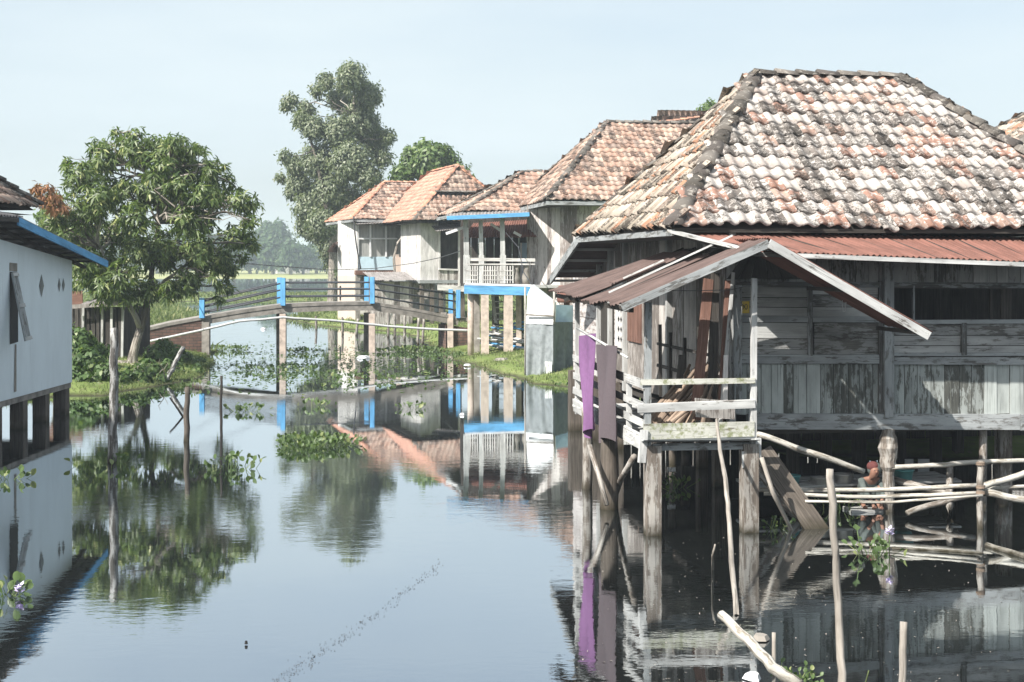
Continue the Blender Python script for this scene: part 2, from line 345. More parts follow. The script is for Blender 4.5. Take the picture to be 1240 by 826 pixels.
M['bush'] = leafmat('undergrowth_leaf', (.045, .08, .03), (.09, .145, .05), (.24, .29, .12), .3)
M['grass'] = leafmat('grass_blade', (.085, .115, .045), (.15, .185, .08), (.34, .33, .18), .3, .1)
M['petal'] = plain('lilac_petal', (.62, .55, .8), .6, .05)
def brickmat():
    t = NT('old_brick'); uv = t.co('UV', (1, 1, 1)); b = t.n('ShaderNodeTexBrick'); t.l(uv, b.inputs['Vector'])
    b.inputs['Scale'].default_value = 1; b.inputs['Brick Width'].default_value = .34; b.inputs['Row Height'].default_value = .13; b.inputs['Mortar Size'].default_value = .014
    b.inputs['Color1'].default_value = (.20, .115, .09, 1); b.inputs['Color2'].default_value = (.13, .085, .07, 1); b.inputs['Mortar'].default_value = (.07, .062, .055, 1)
    n = t.noise(t.co(), 2, 5, .7); col = t.mix(.8, b.outputs[0], t.ramp(n, [(.3, .4), (.65, 1.2)]), 'MULTIPLY'); t.bsdf(col, .9, t.bump(b.outputs['Fac'], -.5, .01)); return t.m
M['brick'] = brickmat()
def plastermat(name, c, streak=.5):
    t = NT(name); n = t.noise(t.co('Object', (1, 1, .35)), 1.3, 6, .65); n2 = t.noise(t.co('Object', (5, 5, .5)), 1.5, 4, .6); n3 = t.noise(t.co(), 40, 3)
    col = t.mix(t.ramp(n, [(.3, .35), (.62, 0)]), c, [x*.72 for x in c]); col = t.mix(t.ramp(n2, [(.62, 0), (.8, streak)]), col, [x*.5 for x in c])
    t.bsdf(col, .9, t.bump(n3, .15, .01), .2); return t.m
M['plaster_blue'] = plastermat('pale_blue_plaster', (.78, .87, .92), .4)
M['plaster_pink'] = plastermat('pinkish_plaster', (.55, .45, .38), .5)
M['plaster_worn'] = plastermat('worn_white_plaster', (.52, .48, .43), .9)
SKY_DUST=3.0; SKY_STR=.094; SKY_CLOUD=(4.7,5.3,5.55); SKY_VEIL=.44; SUN_STR=4.9; EXPO=.92; HAZE=.0006; WATER_BUMP=.0032; WATER_IOR=1.6; WATER_COL=(.012,.014,.013)
# ------------------------------------------------------------------ camera, light, sky
cam = bpy.data.cameras.new('camera'); co_ = bpy.data.objects.new('camera', cam); COL.objects.link(co_); SC.camera = co_
co_.location = (0, 0, EYE); co_.rotation_euler = (math.pi/2, 0, 0); cam.sensor_width = 36; cam.lens = F/1240*36; cam.shift_y = -(413-HZ)/1240
cam.clip_start = .1; cam.clip_end = 8000
SUN = Vector((-.97, -1.0, 1.3)).normalized()
el = math.asin(SUN.z); az = math.atan2(SUN.x, SUN.y)
w = bpy.data.worlds.new('World'); SC.world = w; w.use_nodes = True; nt = w.node_tree; nt.nodes.clear()
sky = nt.nodes.new('ShaderNodeTexSky'); sky.sky_type = 'NISHITA'; sky.sun_disc = False; sky.sun_elevation = el; sky.sun_rotation = az % (2*math.pi)
sky.air_density = 1.0; sky.dust_density = SKY_DUST; sky.ozone_density = 1.4; sky.altitude = 0
tc = nt.nodes.new('ShaderNodeTexCoord'); mp = nt.nodes.new('ShaderNodeMapping'); mp.inputs['Scale'].default_value = (1, 1, 5)
nz = nt.nodes.new('ShaderNodeTexNoise'); nz.inputs['Scale'].default_value = 1.6; nz.inputs['Detail'].default_value = 5; nz.inputs['Roughness'].default_value = .55
cr = nt.nodes.new('ShaderNodeValToRGB'); cr.color_ramp.elements[0].position = .35; cr.color_ramp.elements[0].color = (0, 0, 0, 1); cr.color_ramp.elements[1].position = .75; cr.color_ramp.elements[1].color = (.5, .5, .5, 1)
mxs = nt.nodes.new('ShaderNodeMix'); mxs.data_type = 'RGBA'
mxs.inputs[7].default_value = (*SKY_CLOUD, 1)
add = nt.nodes.new('ShaderNodeMath'); add.operation = 'ADD'; add.inputs[1].default_value = SKY_VEIL
bg = nt.nodes.new('ShaderNodeBackground'); bg.inputs[1].default_value = SKY_STR; wo = nt.nodes.new('ShaderNodeOutputWorld')
nt.links.new(tc.outputs['Generated'], mp.inputs[0]); nt.links.new(mp.outputs[0], nz.inputs['Vector']); nt.links.new(nz.outputs['Fac'], cr.inputs[0])
nt.links.new(cr.outputs[0], add.inputs[0]); nt.links.new(add.outputs[0], mxs.inputs[0]); nt.links.new(sky.outputs[0], mxs.inputs[6]); nt.links.new(mxs.outputs[2], bg.inputs[0]); nt.links.new(bg.outputs[0], wo.inputs[0])
ld = bpy.data.lights.new('sun', 'SUN'); ld.energy = SUN_STR; ld.angle = R(.55); ld.color = (1, .95, .88); lo = bpy.data.objects.new('sun', ld); COL.objects.link(lo)
lo.rotation_euler = SUN.to_track_quat('Z', 'Y').to_euler(); lo.location = (-20, -20, 30)
SC.view_settings.view_transform = 'Standard'; SC.view_settings.look = 'None'; SC.view_settings.exposure = EXPO; SC.view_settings.gamma = 1; SC.view_settings.use_curve_mapping = False
cy = SC.cycles; cy.max_bounces = 6; cy.diffuse_bounces = 3; cy.glossy_bounces = 3; cy.transmission_bounces = 3; cy.volume_bounces = 1; cy.transparent_max_bounces = 8
cy.caustics_reflective = False; cy.caustics_refractive = False; cy.use_adaptive_sampling = True; cy.use_denoising = True
# ------------------------------------------------------------------ ground (one sheet), water
def W2(px, py): p = onw(px, py); return (p.x, p.y)
right_bank = [(60, 31), (14, 31.5), (9.5, 30.2), (7, 31), (5, 33), (4, 36), (3.6, 42), (2.6, 46), W2(700, 471), W2(668, 467), W2(640, 463), W2(612, 456), W2(592, 449), W2(566, 441), W2(548, 432), W2(528, 421), (-5.2, 80), W2(470, 401), W2(420, 399), W2(380, 393), (-17, 106), (-17, 120), (-10, 140), (10, 150), (80, 150)]
left_bank = [(-60, 41.0), (-20, 40.8), (-15.2, 41.6), W2(85, 478), W2(120, 479), W2(160, 474), W2(205, 466), W2(246, 456), W2(262, 447), W2(255, 436), (-13.6, 63), (-13.9, 67), (-17, 75), (-21, 92), (-24, 112), (-34, 140), (-90, 140), (-90, 60)]
strip = [(-60, 152), (-25, 154), (-5, 148), (40, 146), (120, 150), (120, 186), (0, 181), (-60, 184)]
far_land = [(-1500, 392), (-200, 388), (-90, 372), (-30, 386), (40, 380), (300, 390), (1500, 385), (1500, 3200), (-1500, 3200)]
def sdist(X, Y, poly):
    P = np.array(poly); Q = np.roll(P, -1, 0); d = np.full(X.shape, 1e9); ins = np.zeros(X.shape, bool)
    for (ax, ay), (bx, by) in zip(P, Q):
        ex, ey = bx-ax, by-ay; t = np.clip(((X-ax)*ex+(Y-ay)*ey)/(ex*ex+ey*ey), 0, 1); d = np.minimum(d, np.hypot(X-ax-t*ex, Y-ay-t*ey))
        c = ((ay > Y) != (by > Y)); 
        with np.errstate(divide='ignore', invalid='ignore'): xi = ex*(Y-ay)/(ey if ey else 1e-9)+ax
        ins ^= c & (X < xi)
    return np.where(ins, d, -d)
def wave(X, Y): return .5*np.sin(X*1.3+np.sin(Y*.7)*1.5)+.3*np.sin(Y*1.9+X*.6)+.2*np.sin(X*3.1-Y*2.3)
def ground_z(X, Y):
    X = np.asarray(X, float); Y = np.asarray(Y, float); z = np.full(X.shape, -.8); wv = wave(X, Y)
    for poly, top, run in ((right_bank, .42, 2.6), (left_bank, .42, 2.4), (strip, .4, 6), (far_land, .5, 25)):
        s = sdist(X, Y, poly)+wv*.35; zz = np.where(s > 0, top*(1-np.exp(-s/run*1.6))+.015, np.maximum(-.8, s*.45)); z = np.maximum(z, zz+wv*.03*(s > .4))
    return z
xs = np.concatenate([-np.geomspace(2600, 62, 26), np.arange(-60, -30, 3), np.arange(-30, 24, .55), np.arange(24, 60, 3), np.geomspace(62, 2600, 26)])
ys = np.concatenate([[-60, -20, 0, 10], np.arange(18, 112, .6), np.arange(112, 230, 3), np.arange(232, 440, 8), np.geomspace(450, 3000, 24)])
GX, GY = np.meshgrid(xs, ys); GZ = ground_z(GX, GY); nx, ny = len(xs), len(ys)
idx = np.arange(nx*ny).reshape(ny, nx); fq = np.stack([idx[:-1, :-1], idx[:-1, 1:], idx[1:, 1:], idx[1:, :-1]], -1).reshape(-1, 4)
t = NT('grassy_earth'); n1 = t.noise(t.co('Object', (1, 1, 1)), .5, 6, .65); n2 = t.noise(t.co(), 5, 5, .7)
g = t.ramp(n1, [(.3, (.08, .12, .035)), (.5, (.15, .20, .06)), (.7, (.24, .27, .11))]); e = t.ramp(n2, [(.3, (.07, .06, .045)), (.7, (.2, .17, .12))])
sp = t.n('ShaderNodeSeparateXYZ'); ge = t.n('ShaderNodeNewGeometry'); t.l(ge.outputs['Position'], sp.inputs[0])
zf = t.ramp(t.math('ADD', sp.outputs['Z'], t.math('MULTIPLY', n2, .12)), [(.06, 0), (.16, 1)]); col = t.mix(zf, (.05, .045, .03), t.mix(t.ramp(n2, [(.52, 0), (.66, .7)]), g, e))
dist = t.ramp(t.math('DIVIDE', sp.outputs['Y'], 1000.0), [(.2, 0), (.36, 1)]); band = t.noise(t.co('Object', (.004, .03, 1)), 1, 4, .6)
col = t.mix(dist, col, t.ramp(band, [(.35, (.20, .23, .08)), (.5, (.33, .33, .15)), (.65, (.26, .29, .11))])); t.bsdf(col, .95, t.bump(n2, .4, .04), .1)
np_mesh('ground', np.stack([GX, GY, GZ], -1).reshape(-1, 3), fq, t.m, smooth=True, kind='structure')
t = NT('dark_still_water'); ob = t.co('Object', (1, 1, 1)); a1 = t.noise(t.co('Object', (1.1, 2.0, 1)), 1.9, 3, .55); a2 = t.noise(t.co('Object', (.8, 1.6, 1)), 9, 3, .55)
calm = t.ramp(t.noise(t.co('Object', (.11, .16, 1)), 1.0, 3, .5), [(.42, .12), (.62, 1.0)])
sp = t.n('ShaderNodeSeparateXYZ'); ge = t.n('ShaderNodeNewGeometry'); t.l(ge.outputs['Position'], sp.inputs[0]); fary = t.ramp(t.math('DIVIDE', sp.outputs['Y'], 100.0), [(.2, 1.0), (.3, .7), (.45, .4), (.8, .3)])
hgt = t.math('MULTIPLY', t.math('MULTIPLY', t.math('ADD', a1, t.math('MULTIPLY', a2, .3)), calm), fary)
bp = t.bump(hgt, 1.0, WATER_BUMP)
scum = t.math('MULTIPLY', t.ramp(t.noise(t.co('Object', (.5, 1.5, 1)), 1.3, 6, .7), [(.5, 0), (.72, 1)]), t.ramp(t.math('DIVIDE', sp.outputs['Y'], 100.0), [(.42, 0), (.5, .22), (.9, .1), (1, .0)]))
gl = t.n('ShaderNodeBsdfGlossy'); gl.inputs['Color'].default_value = (.93, .97, 1, 1); t.l(t.math('MULTIPLY', scum, .35), gl.inputs['Roughness']); t.l(bp, gl.inputs['Normal'])
df = t.n('ShaderNodeBsdfDiffuse'); t.l(t.mix(scum, WATER_COL, (.13, .13, .10)), df.inputs['Color'])
lw = t.n('ShaderNodeLayerWeight'); lw.inputs['Blend'].default_value = .5; fr = t.ramp(lw.outputs['Facing'], [(.0, .04), (.45, .18), (.68, .60), (.9, .86), (1, 1)])
mx = t.n('ShaderNodeMixShader'); t.l(t.math('MULTIPLY', fr, t.math('SUBTRACT', 1.0, scum)), mx.inputs[0]); t.l(df.outputs[0], mx.inputs[1]); t.l(gl.outputs[0], mx.inputs[2]); t.l(mx.outputs[0], t.out.inputs[0])
wy = [-40, 20, 60, 120, 300, 700, 1500, 2900]; wx = [-2500, -600, -100, 0, 100, 600, 2500]; A, B = np.meshgrid(wx, wy); idx = np.arange(A.size).reshape(A.shape)
np_mesh('water', np.stack([A, B, A*0], -1).reshape(-1, 3), np.stack([idx[:-1, :-1], idx[:-1, 1:], idx[1:, 1:], idx[1:, :-1]], -1).reshape(-1, 4), t.m, kind='structure')
if HAZE > 0:
    hm = bpy.data.materials.new('haze_air'); hm.use_nodes = True; hn = hm.node_tree; hn.nodes.clear(); ho = hn.nodes.new('ShaderNodeOutputMaterial'); pv = hn.nodes.new('ShaderNodeVolumePrincipled')
    pv.inputs['Color'].default_value = (.80, .90, 1, 1); pv.inputs['Density'].default_value = HAZE; pv.inputs['Anisotropy'].default_value = .2; hn.links.new(pv.outputs[0], ho.inputs['Volume'])
    m = MB(); m.box((0, -70, 22), (0, 3100, 22), 5400, 50, (0, 0, 1)); m.build('haze', hm, kind='stuff', label='pale blue air haze over the far fields', cat='haze') if False else None
    hb = MB(); hb.box((0, -70, 17), (0, 3100, 17), 5400, 38, (0, 0, 1)); ho_ = hb.build('haze', hm, kind='stuff')
# ================================================================== MAIN STILT HOUSE
th = math.atan(.155); A = Frame(890, 23.6, th); hx = A.o.copy(); hx.z = 0
house = thing('stilt_house', 'large weathered board house on stilts with lichened hip roof and railed front porch', 'house', hx)
NF = -A.d; NS = -A.r                                     # outward normals: front, left side
uR = 9.6
def fl(px0, py0, px1, py1, wd, hh, v, m, **k): m.box(A.pp(px0, py0, v), A.pp(px1, py1, v), wd, hh, NF, **k)
def fpl(m, x0, x1, yt0, yt1, yb0, yb1, n, v=0, horiz=False, **k):
    bl, br, tr, tl = A.pp(x0, yb0, v), A.pp(x1, yb1, v), A.pp(x1, yt1, v), A.pp(x0, yt0, v)
    if horiz: m.planks(tl, bl, br, tr, n, **k)
    else: m.planks(bl, br, tr, tl, n, **k)
m = MB(); fpl(m, 890, 1072, 441, 441, 501, 501, 12, ragged=.03); fpl(m, 1080, 1330, 441, 441, 501, 501, 15, ragged=.05); m.build('lower_wall', M['wall_green'], house)
m = MB(); fpl(m, 890, 982, 345, 345, 383, 384, 3, horiz=True); fpl(m, 982, 1067, 345, 345, 386, 387, 3, horiz=True); fpl(m, 890, 978, 390, 391, 430, 430, 2, horiz=True, v=.01); fpl(m, 986, 1067, 391, 391, 430, 430, 2, v=.01, horiz=True)
fpl(m, 1082, 1330, 391, 391, 432, 432, 3, horiz=True); m.build('panel_boards', M['wall'], house)
m = MB(); fpl(m, 890, 1330, 306, 308, 345, 347, 30, v=.02); m.build('upper_boards', M['wall'], house)
m = MB()
for (x0, y0, x1, y1, wd, v) in ((885, 436, 1068, 436, .12, -.03), (1082, 437, 1330, 437, .13, -.03), (890, 386, 1068, 387, .1, -.02), (1082, 390, 1330, 389, .07, -.035), (890, 344, 1330, 346, .09, -.03), (1082, 429, 1330, 429, .05, -.02), (890, 431, 1068, 431, .04, -.02)): fl(x0, y0, x1, y1, wd, .05, v, m, jit=.004)
for (x, y0, y1, wd) in ((981, 346, 431, .08), (1066, 340, 500, .06), (1167, 391, 430, .09), (894, 346, 500, .08), (1290, 391, 430, .09), (1106, 346, 390, .03)): fl(x, y0, x, y1, wd, .055, -.035, m, jit=.004)
m.build('wall_frame', M['darkwood'] if False else M['beam'], house)
m = MB(); fl(1075, 318, 1075, 505, .16, .14, -.05, m, jit=.006); m.build('corner_post', M['beam'], house)
# base beam, split into two lengths
m = MB(); fl(905, 510, 1233, 510.5, .26, .14, -.02, m, jit=.006); fl(1234, 511, 1340, 511, .27, .14, -.04, m, jit=.006); m.build('base_beam', M['beam'], house)
# opening with inner darkness
wn = MB(); fl(1082, 348, 1330, 349, .05, .1, 0, wn); fl(1200, 348, 1200, 390, .05, .05, .25, wn); fl(1218, 348, 1218, 390, .2, .03, .3, wn); wn.build('window_frame', M['darkwood'], house)
# side wall in the long side plane
SD = 12.9
def sp(px, py, u=0): return A.ps(px, py, u)
def swall(m, x0, x1, z0, z1, n, u=0, horiz=False, **k):
    v0, v1 = A.v_at(x0, u), A.v_at(x1, u); a, b = A.P(u, v1, z0), A.P(u, v0, z0); c, d = A.P(u, v0, z1), A.P(u, v1, z1)
    if horiz: m.planks(d, a, b, c, n, **k)
    else: m.planks(a, b, c, d, n, **k)
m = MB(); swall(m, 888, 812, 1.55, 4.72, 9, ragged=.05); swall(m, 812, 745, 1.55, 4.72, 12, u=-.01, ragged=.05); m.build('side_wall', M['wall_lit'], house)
m = MB(); swall(m, 745, 694, 1.3, 3.2, 6, horiz=True); swall(m, 745, 694, 3.2, 4.9, 14, u=.01); m.build('rear_side_wall', M['plank_house'], house)
for (x, w_) in ((742, .16), (813, .14), (889, .16), (760, .1), (728, .12)): m = MB(); v = A.v_at(x); m.box(A.P(-.05, v, 1.4), A.P(-.05, v, 4.7), w_, .12, NS, jit=.005); m.build('side_post', M['wall'], house)
# carved white board by the door (openwork diamonds), side door, brown panel
d = MB(); v0, v1 = A.v_at(778), A.v_at(762); a, b = A.P(-.04, v1, 2.5), A.P(-.04, v0, 2.5); d.planks(a, b, b+V(0, 0, 1.5), a+V(0, 0, 1.5), 4, th=.03); d.build('shutter', M['red_board'], house)
v0, v1 = A.v_at(760), A.v_at(748); cb = MB(); cb.quad(A.P(-.06, v1, 2.3), A.P(-.06, v0, 2.3), A.P(-.06, v0, 4.1), A.P(-.06, v1, 4.1), .03); cbo = cb.build('carved_board', M['white_plank'], house)
cc = MB()
for i in range(7):
    vc = (v0+v1)/2; z = 2.5+i*.22
    for s in (-1, 1):
        q = A.P(-.0625, vc+s*.12*(v1-v0), z); s_ = .09*abs(v1-v0); cc.add([q+A.d*s_, q+V(0, 0, .075), q-A.d*s_, q-V(0, 0, .075)], [(0, 1, 2, 3), (3, 2, 1, 0)])
cc.build('cutout', M['dark'], cbo)
v0, v1 = A.v_at(744), A.v_at(729); dr = MB(); dr.quad(A.P(-.03, v1, 1.5), A.P(-.03, v0, 1.5), A.P(-.03, v0, 3.4), A.P(-.03, v1, 3.4), .02); dr.build('side_door', M['darkwood'], house)
# floor, back and right walls, inner partition
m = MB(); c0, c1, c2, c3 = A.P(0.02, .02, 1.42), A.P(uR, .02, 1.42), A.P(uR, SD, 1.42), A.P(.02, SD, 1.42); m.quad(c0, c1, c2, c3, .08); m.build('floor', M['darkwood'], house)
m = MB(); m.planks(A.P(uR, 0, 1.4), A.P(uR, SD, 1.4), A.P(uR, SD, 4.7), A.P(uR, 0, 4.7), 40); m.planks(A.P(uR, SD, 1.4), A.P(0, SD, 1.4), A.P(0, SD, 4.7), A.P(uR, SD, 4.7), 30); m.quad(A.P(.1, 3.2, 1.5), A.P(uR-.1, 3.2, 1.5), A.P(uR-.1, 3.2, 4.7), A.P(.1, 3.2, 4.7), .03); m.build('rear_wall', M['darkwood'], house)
# ---- tile roof, fitted to its corners
EZ = 4.78; Ar = Frame(815, 23.15, th); Ar.o = A.o+A.d*(-.12)+A.r*(A.u_at(815, -.12)); 
La = Ar.v_at(699, 0); half = La/2
def ridge_u(px, v): return Ar.u_at(px, v)
u1 = ridge_u(915, half); u2 = ridge_u(1091, half); RZ = EYE-(92-HZ)/F*Ar.P(u1, half, 0).y; uE = u2+u1
rf = thing('tile_roof', None, None, Ar.P(u1, half, RZ)); rf.parent = house; rf.location = Ar.P(u1, half, RZ)-hx
E0, E1, E2, E3 = Ar.P(0, 0, EZ), Ar.P(uE, 0, EZ), Ar.P(uE, La, EZ), Ar.P(0, La, EZ); R0, R1 = Ar.P(u1, half, RZ), Ar.P(u2, half, RZ)
dn = V(0, 0, -.05)
m = MB(); m.tiles(E0, E1, R1, R0, .275, .36, 9, .038, .055); m.build('front_tiles', M['tile'], rf)
m = MB(); m.tiles(E3, E0, R0, R0, .285, .37, 7, .045, .05, 1.5); m.build('side_tiles', M['tile_side'], rf)
m = MB(); m.tiles(E1, E2, R1, R1, .285, .37, 5); m.tiles(E2, E3, R0, R1, .285, .37, 5); m.build('rear_tiles', M['tile_side'], rf)
m = MB()
for (a, b, c) in ((E0, E1, R1), (E0, R1, R0), (E3, E0, R0), (E1, E2, R1), (E2, E3, R0), (E2, R0, R1)): m.add([p+dn for p in (a, b, c)], [(0, 1, 2)])
m.quad(E3+dn*3, E2+dn*3, E1+dn*3, E0+dn*3); m.build('roof_underside', M['under'], rf)
m = MB(); up_ = V(0, 0, .05)
for a, b, r_ in ((R0, R1, .12), (E0, R0, .135), (E1, R1, .135), (E3, R0, .11), (E2, R1, .11)): m.caps(a+up_, b+up_, r_, .4)
m.build('ridge_caps', M['ridge'], rf)
m = MB(); m.box(E0+V(0, .03, -.05), E1+V(0, .03, -.05), .07, .05, NF); m.build('eave_board', M['darkwood'], rf); m = MB(); m.box(E0+V(0, 0, -.09), E3+V(0, 0, -.09), .1, .05, NS); m.build('eave_board', M['beam'], rf)  # front board coloured dark to stand for the shaded gap over the lean-to
# ---- red corrugated lean-to under the front eave
m = MB(); bz0 = A.pp(975, 309.5, -1.3); bz1 = A.pp(1330, 320, -1.3); a = Ar.P(Ar.u_at(826), -.05, 4.70); 
dirf = (bz1-bz0).normalized(); bL = A.pp(902, 303.5, -1.3)
k = 0; nS = 9; T0 = A.P(A.u_at(812, .1), .1, 4.70); T1 = A.P((bz1-A.o).dot(A.r), .1, 4.62)
for i in range(nS): m.corr(bL.lerp(bz1, i/nS)+V(0, 0, .004*(i % 2)), bL.lerp(bz1, (i+1.03)/nS)+V(0, 0, .004*(i % 2)), T0.lerp(T1, (i+1.03)/nS), T0.lerp(T1, i/nS), .1, .017, ragged=.02, sag=.01)
leanto = m.build('iron_lean_to_roof', M['rust_red'], house)
m = MB(); m.box(bL+V(0, 0, -.05), bz1+V(0, 0, -.05), .07, .05, NF, jit=.004); m.box(T0+V(-.02, -.1, .02), bL+V(0, 0, .02), .15, .05, None); m.build('fascia_board', M['rail'], leanto)
m = MB()
for i in range(12): p = bL.lerp(bz1, i/11); q = T0.lerp(T1, i/11); m.box(p+V(0, 0, -.03), q+V(0, 0, -.03), .06, .05)
m.build('rafters', M['darkwood'], leanto)
# ---- rear lean-to roof dropping behind on the left (bargeboard edge)
q0 = Ar.P(0, La+.05, EZ-.05); k_ = Ar.v_at(664, 0) if False else None
vE = A.v_at(667, -1.0); q1 = A.P(-1.0, vE, 0); q1.z = EYE-(336-HZ)/F*q1.y
q0 = A.P(-1.0, A.v_at(703, -1.0), 0); q0.z = EYE-(284-HZ)/F*q0.y
m = MB(); m.corr(q1, q0, q0+A.r*9, q1+A.r*9, .15, .02, nl=3); rl = m.build('rear_lean_to_roof', M['rust_brown'], house)
m = MB(); m.box(q1+V(0, 0, -.06), q0+V(0, 0, -.04), .2, .05, NS); m.build('barge_board', M['beam'], rl)
m = MB(); 
for i in range(5): p = q1.lerp(q0, i/4); m.box(p+V(0, 0, -.08), p+A.r*4+V(0, 0, -.08), .07, .06)
m.build('purlin', M['wall'], rl)
# ---- stilts of the house
def stilt(p, r, ztop, mat, parent, sq=False, name='stilt', zb=-.7, lean=(0, 0)):
    m = MB(); p = Vector(p); p.z = 0; q = p+V(lean[0], lean[1], ztop)
    if sq: m.box(p+V(0, 0, zb), q, r*2, r*2, NF, jit=.008)
    else:
        n = 7; pts = [(p+V(0, 0, zb)).lerp(q, i/n)+V(rnd(-.01, .01), rnd(-.01, .01), 0) for i in range(n+1)]; m.tube(pts, [r*rnd(.92, 1.1) for _ in pts], 9, wob=.05)
    return m.build(name, mat, parent)
for (px, v, r_, sq, mt) in ((1040, 4.5, .11, 1, 'darkwood'), (1190, .15, .075, 0, 'post_pale'), (1133, 3.5, .09, 1, 'darkwood'), (1215, .9, .11, 1, 'post_pale'), (1300, .3, .11, 1, 'post'), (960, 3, .1, 1, 'darkwood'), (1000, 6, .1, 1, 'darkwood'), (1090, 6, .1, 1, 'darkwood'), (1160, 6, .1, 1, 'darkwood'), (1250, 5, .1, 1, 'darkwood'), (870, 3.0, .1, 1, 'post'), (850, 5.5, .1, 1, 'post'), (830, 8.5, .1, 0, 'post'), (800, 4, .08, 0, 'post'), (815, 6, .08, 0, 'post')):
    stilt(A.P(A.u_at(px, v), v, 0), r_, 1.4, M[mt], house, sq)
for (px, v) in ((697, 12.2), (722, 10.4), (745, 8.6)):
    stilt(A.P(A.u_at(px, v), v, 0), .16, 1.5, M['post'], house, True)
# carved, swollen stilt under the corner post
m = MB(); c = A.P(A.u_at(1075), -.02, 0); pts = []; rr = []
for i in range(26): z = -.6+i*.08; pts.append(c+V(rnd(-.012, .012), 0, z)); rr.append((.10 if z < .75 else .15+.012*math.sin(z*13)) * rnd(.95, 1.05) if z < 1.25 else .11)
m.tube(pts, rr, 12, False, wob=.05); m.build('carved_stilt', M['post_pale'], house)
# low rear boards added to block light and darken the space under the house
m = MB(); m.planks(A.P(.4, 7.4, .25), A.P(uR+.4, 7.4, .25), A.P(uR+.4, 7.4, 1.0), A.P(.4, 7.4, 1.0), 26, gap=.03); m.build('shade_boards', M['darkwood'], house); m = MB(); m.planks(A.P(.2, 11.5, .3), A.P(uR, 11.5, .3), A.P(uR, 11.5, 1.4), A.P(.2, 11.5, 1.4), 40, gap=.03); m.build('rear_shade_boards', M['darkwood'], house)
# ---- porch
PV = -1.42; pu0 = A.u_at(783, PV); pu1 = A.u_at(912, PV); PL = A.v_at(699, pu0)
def PP(px, py): return A.pp(px, py, PV)
def PS(px, py): return A.ps(px, py, pu0)
porch = thing('porch', None, None); porch.parent = house; porch.location = A.P(pu0, PV, 1.4)-hx
m = MB(); zf_ = 1.46; nb = 22
for i in range(nb):
    v = PV+.08+(PL-PV-.1)*i/(nb-1); u_e = pu1 if v < -.1 else A.u_at(889, 0)-.02
    m.box(A.P(pu0-.03-rnd(0, .05), v, zf_+rnd(0, .01)), A.P(u_e+rnd(0, .06) if v < -.1 else -.03, v, zf_+rnd(0, .01)), .22, .035, (0, 0, 1))
m.build('porch_floor', M['rail'], porch)
m = MB(); m.box(PP(790, 541), PP(915, 540), .10, .07, NF, jit=.01); m.box(A.P(pu0-.1, PV-.12, 1.46), A.P(pu1+.03, PV-.12, 1.44), .25, .02, (0, .2, 1), jit=.01); m.build('edge_beam', M['beam'], porch)
m = MB(); m.quad(PP(779, 513)+V(0, -.06, 0), PP(779, 532)+V(0, -.06, 0), PP(913, 528)+V(0, -.06, 0), PP(913, 510)+V(0, -.06, 0), .03); m.build('skirt_board', M['rail_moss'], porch)
m = MB(); fl(776, 463, 914, 461, .085, .045, PV-.05, m, jit=.004); m.build('top_rail', M['rail_moss'], porch)
m = MB(); fl(772, 494.5, 914, 489, .13, .03, PV-.05, m, jit=.006); m.build('middle_rail', M['rail'], porch)
for (px, ya, yb, wd, mt) in ((783.5, 366, 560, .10, 'beam'), (912, 337, 560, .085, 'rail')):
    m = MB(); m.box(A.pp(px+1.0, ya, PV), A.pp(px, yb, PV), wd, wd, NF, jit=.006); m.build('porch_post', M[mt], porch)
m = MB(); m.box(PP(779, 520)+V(0, -.08, 0), PP(777, 560)+V(0, -.08, 0), .12, .05, NF, jit=.01); m.build('bracket', M['rail'], porch); m = MB(); m.box(PP(905, 546)+V(0, -.06, 0), PP(905, 566)+V(0, -.06, 0), .2, .04, NF, jit=.01); m.box(PP(917, 530)+V(0, -.03, 0), PP(917, 556)+V(0, -.03, 0), .09, .09, NF); m.build('bracket', M['rail'], porch)
for (za, zb, wd) in ((2.33, 2.36, .13), (2.0, 2.04, .11), (1.72, 1.76, .12), (1.42, 1.46, .24)):
    m = MB(); m.box(A.P(pu0-.05, PV-.03, za), A.P(pu0-.05, PL+.1, zb), wd, .03, NS, jit=.012); m.build('side_rail', M['rail'], porch)
for v, zt in ((PV+1.15, 2.3), (PV+2.6, 2.45), (PL, 3.6), (PV+4.2, 2.4)):
    m = MB(); m.box(A.P(pu0, v, 1.3), A.P(pu0, v, zt), .08, .08, NS, jit=.005); m.build('rail_post', M['rail'], porch)
m = MB(); m.box(A.P(.0, 3.2, 2.66), A.P(.0, 3.2, 2.66)+V(0, 0, .01), .02, .02); 
m = MB(); zz = 2.62
m.box(A.P(-.22, .3, zz), A.P(-.22, 4.2, zz), .05, .04, NS); m.box(A.P(-.22, .3, zz-.42), A.P(-.22, 4.2, zz-.42), .06, .04, NS)
for v in (.5, 1.3, 2.2, 3.2): m.box(A.P(-.24, v, 1.5), A.P(-.24, v, zz+.5*rnd(.3, 1.2)), .07, .05, NS)
m.build('wall_rack', M['darkwood'], porch)
# porch stilts
for (px, v, r_, sq, mt, ze) in ((790, PV+.02, .115, 1, 'post_pale', 1.38), (907, PV+.02, .12, 1, 'post_pale', 1.38)): stilt(A.P(A.u_at(px, v), v, 0), r_, ze, M[mt], porch, True)
p = onw(738, 616); p.x = p.x; stilt(p, .15, 1.5, M['post'], porch, False)
p = onw(711, 592); stilt(p, .095, 1.5, M['post_pale'], porch, False)
m = MB(); m.tube([at(714, 540, 24.3), at(725, 575, 23.9), at(735, 612, 23.7)], [.05, .045, .04], 7); m.build('diagonal_brace', M['post_pale'], porch); m = MB(); m.tube([at(768, 553, 22.4), at(752, 580, 24), at(745, 600, 25)], [.05, .05, .05], 7); m.build('diagonal_brace', M['post_pale'], porch)
